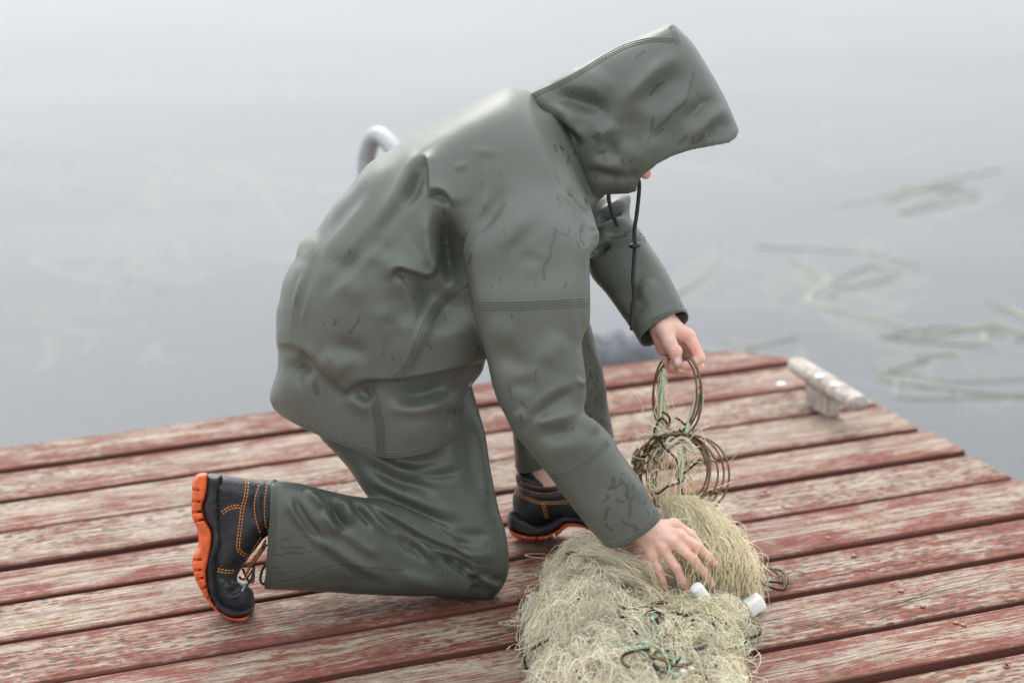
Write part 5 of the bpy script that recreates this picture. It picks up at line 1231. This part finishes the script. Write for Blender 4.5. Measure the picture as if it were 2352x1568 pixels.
r5 = np.random.default_rng(5)
gC = ground(1560, 1500)[:2]
def bundles(K, per, N_, seed, spread=.0045, **kw):
    r = np.random.default_rng(seed); Gd = walk(K, N_, seed=seed, **kw); L = np.repeat(Gd, per, 0); S = K*per
    ph = r.uniform(0, 6.3, (S, 1, 3)); fq = r.uniform(.12, .5, (S, 1, 1)); i_ = np.arange(N_)[None, :, None]
    off = r.normal(0, spread, (S, 1, 3))+np.sin(i_*fq+ph)*r.exponential(spread*.8, (S, 1, 1))+np.cumsum(r.normal(0, .0007, (S, N_, 3)), 1)
    off[..., 2] *= .8; L = L+off
    e_ = np.minimum(np.arange(N_), np.arange(N_)[::-1]); L[..., 2] -= .022*np.exp(-e_/1.8)[None]        # the ends go down into the heap
    L[..., 2] = np.maximum(L[..., 2], .0015); return smooth_lines(L, 1)
L1 = bundles(130, 20, 44, 21, .007); L2 = smooth_lines(walk(4000, 44, turn=.8, seed=22), 3); e_ = np.minimum(np.arange(44), np.arange(44)[::-1]); L2[..., 2] = np.maximum(L2[..., 2]-.022*np.exp(-e_/1.8)[None], .0015)
L = np.concatenate([L1, L2]); S_ = len(L); cc = cream(S_, r5)*np.repeat(np.concatenate([r5.uniform(.6, 1.05, 130), r5.uniform(.85, 1.15, 200)]), 20)[:, None]
gm = (np.exp(-((L[:, 0, 0]-gC[0])**2+(L[:, 0, 1]-gC[1])**2)/.11**2) > r5.random(S_)*1.3)[:, None]
cc = np.where(gm, cc*np.array([.86, .87, .70]), cc)
strand_obj('netting', L, np.concatenate([r5.uniform(.00028, .0005, (2600, 1)), r5.uniform(.00042, .00068, (4000, 1))]), cc, TW, net)
# loose loops along the rim
S_ = 520; r7 = np.random.default_rng(71); c_ = walk(S_, 2, seed=34, where=lambda x, y: heap(x, y) < .05)[:, 0]; t_ = np.linspace(-.1, 1.1, 30)[None]*2*math.pi
ra = r7.uniform(.006, .022, (S_, 1))+(r7.random((S_, 1)) < .12)*.02; el = r7.uniform(.4, 1., (S_, 1)); ro_ = r7.uniform(0, 6.3, (S_, 1)); tl_ = r7.uniform(0, 1.2, (S_, 1)); wob = 1+.25*np.sin(2*t_+ro_*3)+.18*np.sin(3*t_+ro_*5)
lx, ly = ra*wob*np.cos(t_), ra*el*wob*np.sin(t_); L = np.stack([c_[:, :1]+lx*np.cos(ro_)-ly*np.sin(ro_)*np.cos(tl_), c_[:, 1:2]+lx*np.sin(ro_)+ly*np.cos(ro_)*np.cos(tl_), np.maximum(c_[:, 2:]+.004+ly*np.sin(tl_), .002)], -1)
strand_obj('loose_netting', L, .00045, cream(S_, r7)*1.05, TW, net)
# the bunch hanging from the rings, swung out to the right
def bunch(S, seed):
    r = np.random.default_rng(seed); t = np.linspace(0, 1, 26)[None, :, None]
    q = r.uniform(-1, 1, (S, 1)); e = r.normal(0, 1, (S, 3))
    a = np.stack([1562+e[:, 0]*14+q[:, 0]*10, 1136+np.abs(e[:, 1])*12, 95+e[:, 2]*16], 1)
    b = np.stack([1586+q[:, 0]*66+e[:, 0]*12, 1168+np.abs(q[:, 0])*14+e[:, 1]*12, 150+e[:, 2]*36], 1)
    c = np.stack([1650+q[:, 0]*86+e[:, 1]*10, 1235+q[:, 0]*18+e[:, 2]*14, 220+e[:, 0]*40], 1)
    d = np.stack([1655+q[:, 0]*80+e[:, 2]*16, 1335+q[:, 0]*16+r.uniform(-50, 50, S), 285+e[:, 1]*40], 1)
    a, b, c, d = (k[:, None, :] for k in (a, b, c, d))
    p = (1-t)**3*a+3*(1-t)**2*t*b+3*(1-t)*t*t*c+t**3*d
    ph = r.uniform(0, 6.3, (S, 1, 3)); p = p+(np.sin(t*r.uniform(5, 14, (S, 1, 1))+ph)*r.exponential(6.0, (S, 1, 1))+np.sin(t*r.uniform(18, 34, (S, 1, 1))+ph*2)*r.exponential(1.6, (S, 1, 1)))*np.minimum(1, 4*t)
    W = s2w(p); W[..., 2] = np.maximum(W[..., 2], .003); return W
S_ = 3200; L = bunch(S_, 4); cc = cream(S_, r5)*np.array([1., .97, .88]); dk = r5.random(S_) < .10; cc[dk] *= .55
strand_obj('hanging_netting', L, r5.uniform(.0003, .0005, (S_, 1)), cc, TW, net)
# the tuft hooked by the little finger and the strands running under the hand
def tuft(S, seed, A, B, Cc, spread):
    r = np.random.default_rng(seed); t = np.linspace(0, 1, 18)[None, :, None]; pts = [np.array(k)[None, None, :]+r.normal(0, 1, (S, 1, 3))*np.array(spread) for k in (A, B, Cc)]
    p = (1-t)**2*pts[0]+2*(1-t)*t*pts[1]+t*t*pts[2]; p = p+np.sin(t*r.uniform(6, 20, (S, 1, 1))+r.uniform(0, 6, (S, 1, 3)))*1.6; return s2w(p)
L = np.concatenate([tuft(90, 1, (1490, 1296, 345), (1504, 1326, 340), (1512, 1368, 318), (5, 6, 8)), tuft(200, 2, (1400, 1320, 300), (1460, 1310, 330), (1512, 1376, 318), (12, 10, 18)), tuft(240, 6, (1530, 1384, 325), (1605, 1392, 318), (1690, 1362, 290), (12, 8, 18)), tuft(220, 7, (1360, 1262, 250), (1420, 1275, 280), (1490, 1320, 300), (20, 10, 25))])
strand_obj('raised_netting', L, .0005, cream(len(L), r5)*1.06, TW, net)

# wire rings
RUST = simple('rusty_brown_wire', (.165, .098, .056), .5, .35, 60, .4)
def ring(c, rx, ry, tilt_w, rot, rad=2.6):
    """a true circle seen partly edge-on: rx across the picture, the rest of its width runs in depth"""
    a = np.linspace(0, 2*math.pi, 64, endpoint=False); dz = math.sqrt(max(ry*ry-rx*rx, 0))*tilt_w
    x, y, w = rx*np.cos(a), ry*np.sin(a), dz*np.cos(a); ca, sa = math.cos(rot), math.sin(rot)
    p = np.stack([c[0]+ca*x-sa*y, c[1]+sa*x+ca*y, c[2]+w], 1); p += np.stack([np.sin(2*a+c[0])*1.2, np.cos(3*a+c[0])*1.2, 0*a], 1)
    return tube_obj('ring', s2w(p), rad/PXM, RUST, net, 9, True)
wr = 24.
for c, rx, ry, tw, ro in [((1556, 899, wr), 54, 93, 1, .03), ((1563, 905, wr+10), 50, 92, .9, -.03), ((1551, 907, wr-12), 50, 90, 1.1, .09)]: ring(c, rx, ry, tw, ro)
for c, rx, ry, tw, ro in [((1588, 1090, 62), 88, 90, 1, .0), ((1578, 1086, 72), 84, 88, 1, .25), ((1566, 1088, 82), 82, 87, 1, .1), ((1552, 1086, 92), 78, 86, 1, .3), ((1540, 1080, 102), 84, 84, 1, 0), ((1570, 1094, 56), 60, 88, .9, .3)]: ring(c, rx, ry, tw, ro)
SLEEVE = simple('dull_plastic_sleeve', (.30, .26, .19), .5, .2, 60, .1)
for pts in ([(1453, 1065, 108), (1458, 1045, 108), (1467, 1030, 108)], [(1499, 1090, 90), (1503, 1072, 90), (1510, 1057, 90)], [(1509, 1060, 70), (1517, 1040, 70), (1528, 1025, 70)], [(1611, 902, 40), (1610, 893, 40), (1609, 886, 40)], [(1607, 935, 36), (1604, 945, 36), (1601, 953, 36)]):
    tube_obj('ring_sleeve', s2w(np.array(pts, float)), 5.2/PXM, SLEEVE, net, 10)
# cords
BRAID = cord_material('black_gold_braid', (.016, .014, .012), (.46, .29, .10), lo=.80, hi=.86)
GREEN = cord_material('pale_green_cord', (.34, .50, .36), (.50, .62, .44)); CREAMC = cord_material('cream_cord', (.60, .55, .38), (.70, .66, .50))
MINT = simple('mint_twine', (.30, .56, .40), .6, .15, 200, .1)
def wander(a, b, n_, amp, seed):
    r = np.random.default_rng(seed); t = np.linspace(0, 1, n_)[:, None]; p = np.array(a)*(1-t)+np.array(b)*t; p[1:-1] += r.normal(0, amp, (n_-2, 3)); return [tuple(q) for q in p]
cord('green_cord', [(1525, 846, 40), (1521, 890, 42), (1518, 930, 44), (1516, 960, 50), (1510, 990, 60), (1512, 1010, 70)], 4.5, GREEN, net, 3, 14)
cord('green_cord', [(1600, 900, 40), (1588, 950, 60), (1577, 985, 80), (1572, 1030, 100), (1566, 1080, 108), (1562, 1110, 104), (1563, 1150, 100)], 4.2, GREEN, net, 3, 14)
cord('cream_cord', [(1607, 898, 44), (1598, 902, 52), (1594, 930, 60), (1586, 955, 66), (1578, 990, 82)], 4.2, CREAMC, net, 3, 12)
cord('cream_cord', [(1558, 1003, 100), (1540, 1004, 108), (1530, 1018, 112), (1540, 1019, 114), (1560, 1006, 110), (1578, 1010, 114), (1592, 1028, 116), (1586, 1036, 114), (1570, 1018, 112)], 4.2, CREAMC, net, 3, 12)
cord('braided_line', [(1518, 945, 46), (1530, 950, 56), (1538, 960, 58), (1536, 975, 60), (1520, 960, 66), (1506, 980, 70), (1500, 1000, 84)], 3., BRAID, net, 2, 9)
for k in range(11):
    a0 = rng.uniform(2.4, 4.6); a1 = a0+rng.uniform(.5, 1.5); cxk, cyk, rk = rng.uniform(1530, 1565), 1083, rng.uniform(78, 92); an = np.linspace(a0, a1, 7)
    cord('braided_line', [(cxk+rk*math.cos(a)+rng.normal(0, 3), cyk+rk*math.sin(a)+rng.normal(0, 3), 104+rng.normal(0, 6)) for a in an], 2.8, BRAID, net, 2, 8)
for k in range(6):
    a0 = rng.uniform(4.4, 5.2); a1 = a0+rng.uniform(.4, .9); rk = rng.uniform(74, 86); an = np.linspace(a0, a1, 6)
    cord('braided_line', [(1562+rk*math.cos(a)+rng.normal(0, 3), 1085+rk*math.sin(a)+rng.normal(0, 3), 98+rng.normal(0, 6)) for a in an], 2.6, BRAID, net, 2, 8)
for a, b, sd_ in [((1508, 1000, 100), (1556, 1058, 112), 1), ((1556, 1058, 112), (1570, 1140, 108), 2), ((1608, 1055, 100), (1552, 1112, 112), 3), ((1548, 1112, 112), (1506, 1135, 108), 4), ((1584, 980, 70), (1552, 960, 60), 5), ((1560, 985, 80), (1585, 1010, 104), 6)]:
    cord('braided_line', wander(a, b, 6, 2.5, sd_), 2.8, BRAID, net, 2, 8)
# green whipping on the upper ring
hl = []; 
for t in np.linspace(0, 1, 90): hl.append((1611-4.5*t+6.0*math.cos(t*56), 905+36*t+1.6*math.sin(t*56+.6), 40+6.0*math.sin(t*56)))
tube_obj('whipping', s2w(np.array(hl)), 1.5/PXM, MINT, net, 6)
# thin yellow and cream twine tangled in the rings
r6 = np.random.default_rng(9); TL = []
for _ in range(90):
    a = r6.uniform(0, 6.28); c0 = np.array([1548+r6.uniform(-14, 30), 1082, 98.]); rr = r6.uniform(50, 92) if a > 2.2 and a < 5.4 else r6.uniform(30, 86); p = c0+np.array([rr*math.cos(a), rr*math.sin(a), r6.normal(0, 10)]); d = r6.normal(0, 1, 3)*np.array([1, 1, .5]); q = [p]
    d[1] += .7
    for _ in range(17): d = d*.9+r6.normal(0, .75, 3)*np.array([1, 1, .5]); p = p+d*2.4; q.append(p)
    TL.append(q)
for _ in range(24):
    x = 1560+r6.normal(0, 13); q = [np.array([x, 1000+r6.uniform(0, 70), 104.+r6.normal(0, 6)])]; d = np.array([r6.normal(0, .5), 1.6, 0.])
    for _ in range(17): d = d+r6.normal(0, .28, 3); d[1] = abs(d[1])+.3; q.append(q[-1]+d*3.4)
    TL.append(q)
for _ in range(26):
    q = [np.array([1522+r6.normal(0, 5), 850+r6.uniform(0, 40), 38.+r6.normal(0, 4)])]; d = np.array([r6.normal(0, .3), 1.6, 0.])
    for _ in range(17): d = d+r6.normal(0, .2, 3); d[1] = abs(d[1])+.3; q.append(q[-1]+d*4.2)
    TL.append(q)
TL = np.array(TL); cc = cream(len(TL), r6); cc[::4] = np.array([.62, .46, .17])
strand_obj('ring_twine', smooth_lines(s2w(TL)), .00055, cc, TW, net, 4)
# braided lines and green twine lying on the heap
def on_heap(pts, lift=.017):
    R = spline(pts, 8); out = []
    for x, y in R:
        g = ground(x, y, 0); d = ray(x, y); t0 = (g-CAM)@FW; hit = g
        for s_ in np.linspace(0, .42, 130):
            p = g-d*s_*1.0
            if p[2] <= heap(np.array(p[0]), np.array(p[1]))*.93+.001: hit = p
        hit = np.array(hit); hit[2] += lift; out.append(hit)
    out = np.array(out)
    for _ in range(2): out[1:-1] = .25*out[:-2]+.5*out[1:-1]+.25*out[2:]
    return out
mm = 1/PXM
for pts in ([(1190, 1395), (1240, 1390), (1215, 1440), (1190, 1470), (1196, 1510), (1212, 1500)], [(1620, 1428), (1690, 1440), (1736, 1452), (1744, 1475), (1716, 1486), (1690, 1480)], [(1690, 1440), (1700, 1460), (1712, 1484), (1700, 1505), (1660, 1512), (1640, 1500)],
            [(1580, 1415), (1590, 1440), (1586, 1470), (1620, 1480), (1645, 1470), (1630, 1440), (1600, 1425)], [(1478, 1460), (1486, 1430), (1510, 1424), (1540, 1440), (1560, 1470), (1550, 1500), (1520, 1520)], [(1490, 1436), (1510, 1480), (1530, 1520), (1545, 1550)],
            [(1500, 1500), (1530, 1510), (1560, 1530), (1540, 1550), (1510, 1560), (1500, 1530), (1520, 1505)], [(1560, 1520), (1590, 1500), (1606, 1490)], [(1620, 1490), (1640, 1520), (1644, 1550)], [(1210, 1560), (1206, 1530), (1230, 1505), (1260, 1490)], [(1330, 1400), (1334, 1380), (1332, 1350)], [(1420, 1410), (1450, 1420), (1500, 1412), (1540, 1410), (1580, 1420), (1610, 1440)], [(1550, 1462), (1570, 1440), (1560, 1415), (1566, 1400)], [(1480, 1520), (1500, 1545), (1530, 1566)], [(1300, 1290), (1330, 1284), (1352, 1286)]):
    cord('braided_line', on_heap(pts), 3.5*mm, BRAID, net, 2, 9*mm, world=True)
for k in range(15):
    x_, y_ = rng.uniform(1440, 1640), rng.uniform(1425, 1560); a_ = rng.uniform(0, 6.3); q_ = [(x_, y_)]
    for _ in range(5): a_ += rng.uniform(-1.3, 1.3); x_ += 24*math.cos(a_); y_ += 14*math.sin(a_); q_.append((min(max(x_, 1420), 1690), min(y_, 1600)))
    if k < 9: cord('braided_line', on_heap(q_, .020), 3.3*mm, BRAID, net, 2, 9*mm, world=True)
    else: tube_obj('mint_twine', on_heap(q_, .020), .0011, MINT, net, 5)
# the free coil on the board to the right
zc = .006
def coil(pts, r, mat, nm, tw=2, z=zc): cord(nm, np.array([ground(x, y)+np.array([0, 0, z+.004*(i % 3)]) for i, (x, y) in enumerate(pts)]), r*mm, mat, net, tw, 9*mm, world=True)
coil([(1716, 1312), (1735, 1322), (1752, 1322), (1775, 1312), (1795, 1322), (1808, 1345), (1800, 1360), (1778, 1362), (1748, 1356), (1730, 1345), (1745, 1332), (1770, 1320), (1790, 1330), (1795, 1348), (1780, 1352), (1755, 1342), (1735, 1346)], 3., BRAID, 'braided_line')
GT2 = []
for pts in ([(1716, 1346), (1740, 1340), (1756, 1330), (1768, 1334), (1762, 1344), (1745, 1340)], [(1728, 1352), (1760, 1362), (1778, 1360)]): GT2.append(np.array([ground(x, y)+np.array([0, 0, .007]) for x, y in spline(pts, 6)]))
for q in GT2: tube_obj('mint_twine', q, .0011, MINT, net, 5)
for pts in ([(1490, 1470), (1500, 1440), (1506, 1420), (1500, 1450), (1484, 1480), (1490, 1500)], [(1500, 1560), (1508, 1520), (1530, 1512), (1556, 1500), (1560, 1470)], [(1536, 1520), (1545, 1560)], [(1545, 1440), (1550, 1470), (1558, 1455), (1566, 1420)], [(1600, 1490), (1640, 1500), (1700, 1500), (1730, 1496)], [(1690, 1455), (1710, 1445), (1730, 1452), (1720, 1470)], [(1340, 1380), (1336, 1362), (1344, 1350)], [(1640, 1380), (1655, 1400), (1662, 1430)], [(1480, 1490), (1470, 1470), (1482, 1450), (1500, 1452), (1515, 1470)], [(1520, 1470), (1500, 1500), (1510, 1530)], [(1560, 1540), (1580, 1556), (1600, 1564)]):
    tube_obj('mint_twine', on_heap(pts, .014), .0009, MINT, net, 5)
# foam floats
FOAM = simple('white_foam', (.80, .79, .76), .75, .05, 60, .35, .002)
def float_(px0, py0, px1, py1, wid, lift, square=False, lab=None, w_=None):
    if w_ is None: a, b = on_heap([(px0, py0), ((px0+px1)/2, (py0+py1)/2), (px1, py1)], lift)[[0, -1]]
    else: a, b = s2w(np.array([(px0, py0, w_), (px1, py1, w_-6)], float))
    ax = b-a; L_ = np.linalg.norm(ax); ax /= L_; n_ = np.array([0, 0, 1.]); n_ -= ax*(n_@ax); n_ /= np.linalg.norm(n_); s_ = np.cross(ax, n_); hw = wid*mm*.5
    sec = [(math.copysign(abs(math.cos(t))**(.28 if square else .7), math.cos(t)), math.copysign(abs(math.sin(t))**(.28 if square else .7), math.sin(t))) for t in np.linspace(0, 2*math.pi, 20, endpoint=False)]
    bm_ = bmesh.new(); rows = []
    for t, k in [(0, .0), (0, .80), (.04, .96), (.10, 1.), (.5, 1.), (.9, 1.), (.96, .96), (1, .80), (1, 0)]:
        rows.append([bm_.verts.new(Vector(a+ax*(t*L_)+hw*k*(x*s_+y*n_)+1e-5*(x*s_+y*n_))) for x, y in sec])
    for i in range(len(rows)-1):
        for j in range(20): bm_.faces.new((rows[i][j], rows[i][(j+1) % 20], rows[i+1][(j+1) % 20], rows[i+1][j]))
    bmesh.ops.remove_doubles(bm_, verts=bm_.verts, dist=2e-5)
    o = from_bm('float', bm_, FOAM, net, True)
    if lab: o['label'] = lab
float_(1597, 1346, 1630, 1392, 30, .014, lab='round-ended white foam float just below the fingertips', w_=394)
gA, gB = ground(1725, 1410), ground(1750, 1378)
float_(1716, 1398, 1750, 1376, 34, .0, True, 'square white foam float on the bare board', w_=w_on_ground(1735, 1412)+6)
float_(1655, 1412, 1662, 1392, 16, .010); float_(1470, 1440, 1505, 1430, 22, .004); float_(1568, 1562, 1586, 1548, 22, .010); float_(1555, 1535, 1570, 1526, 14, .008)
# bits on the boards
bit = tube_obj('grass_blade', np.array([ground(x, y)+np.array([0, 0, .004]) for x, y in [(1820, 1313), (1835, 1317), (1850, 1320)]]), .0012, simple('green_blade', (.12, .17, .05), .6), None, 5)
tag(bit, 'small green blade of grass on the board right of the coil', 'grass blade')
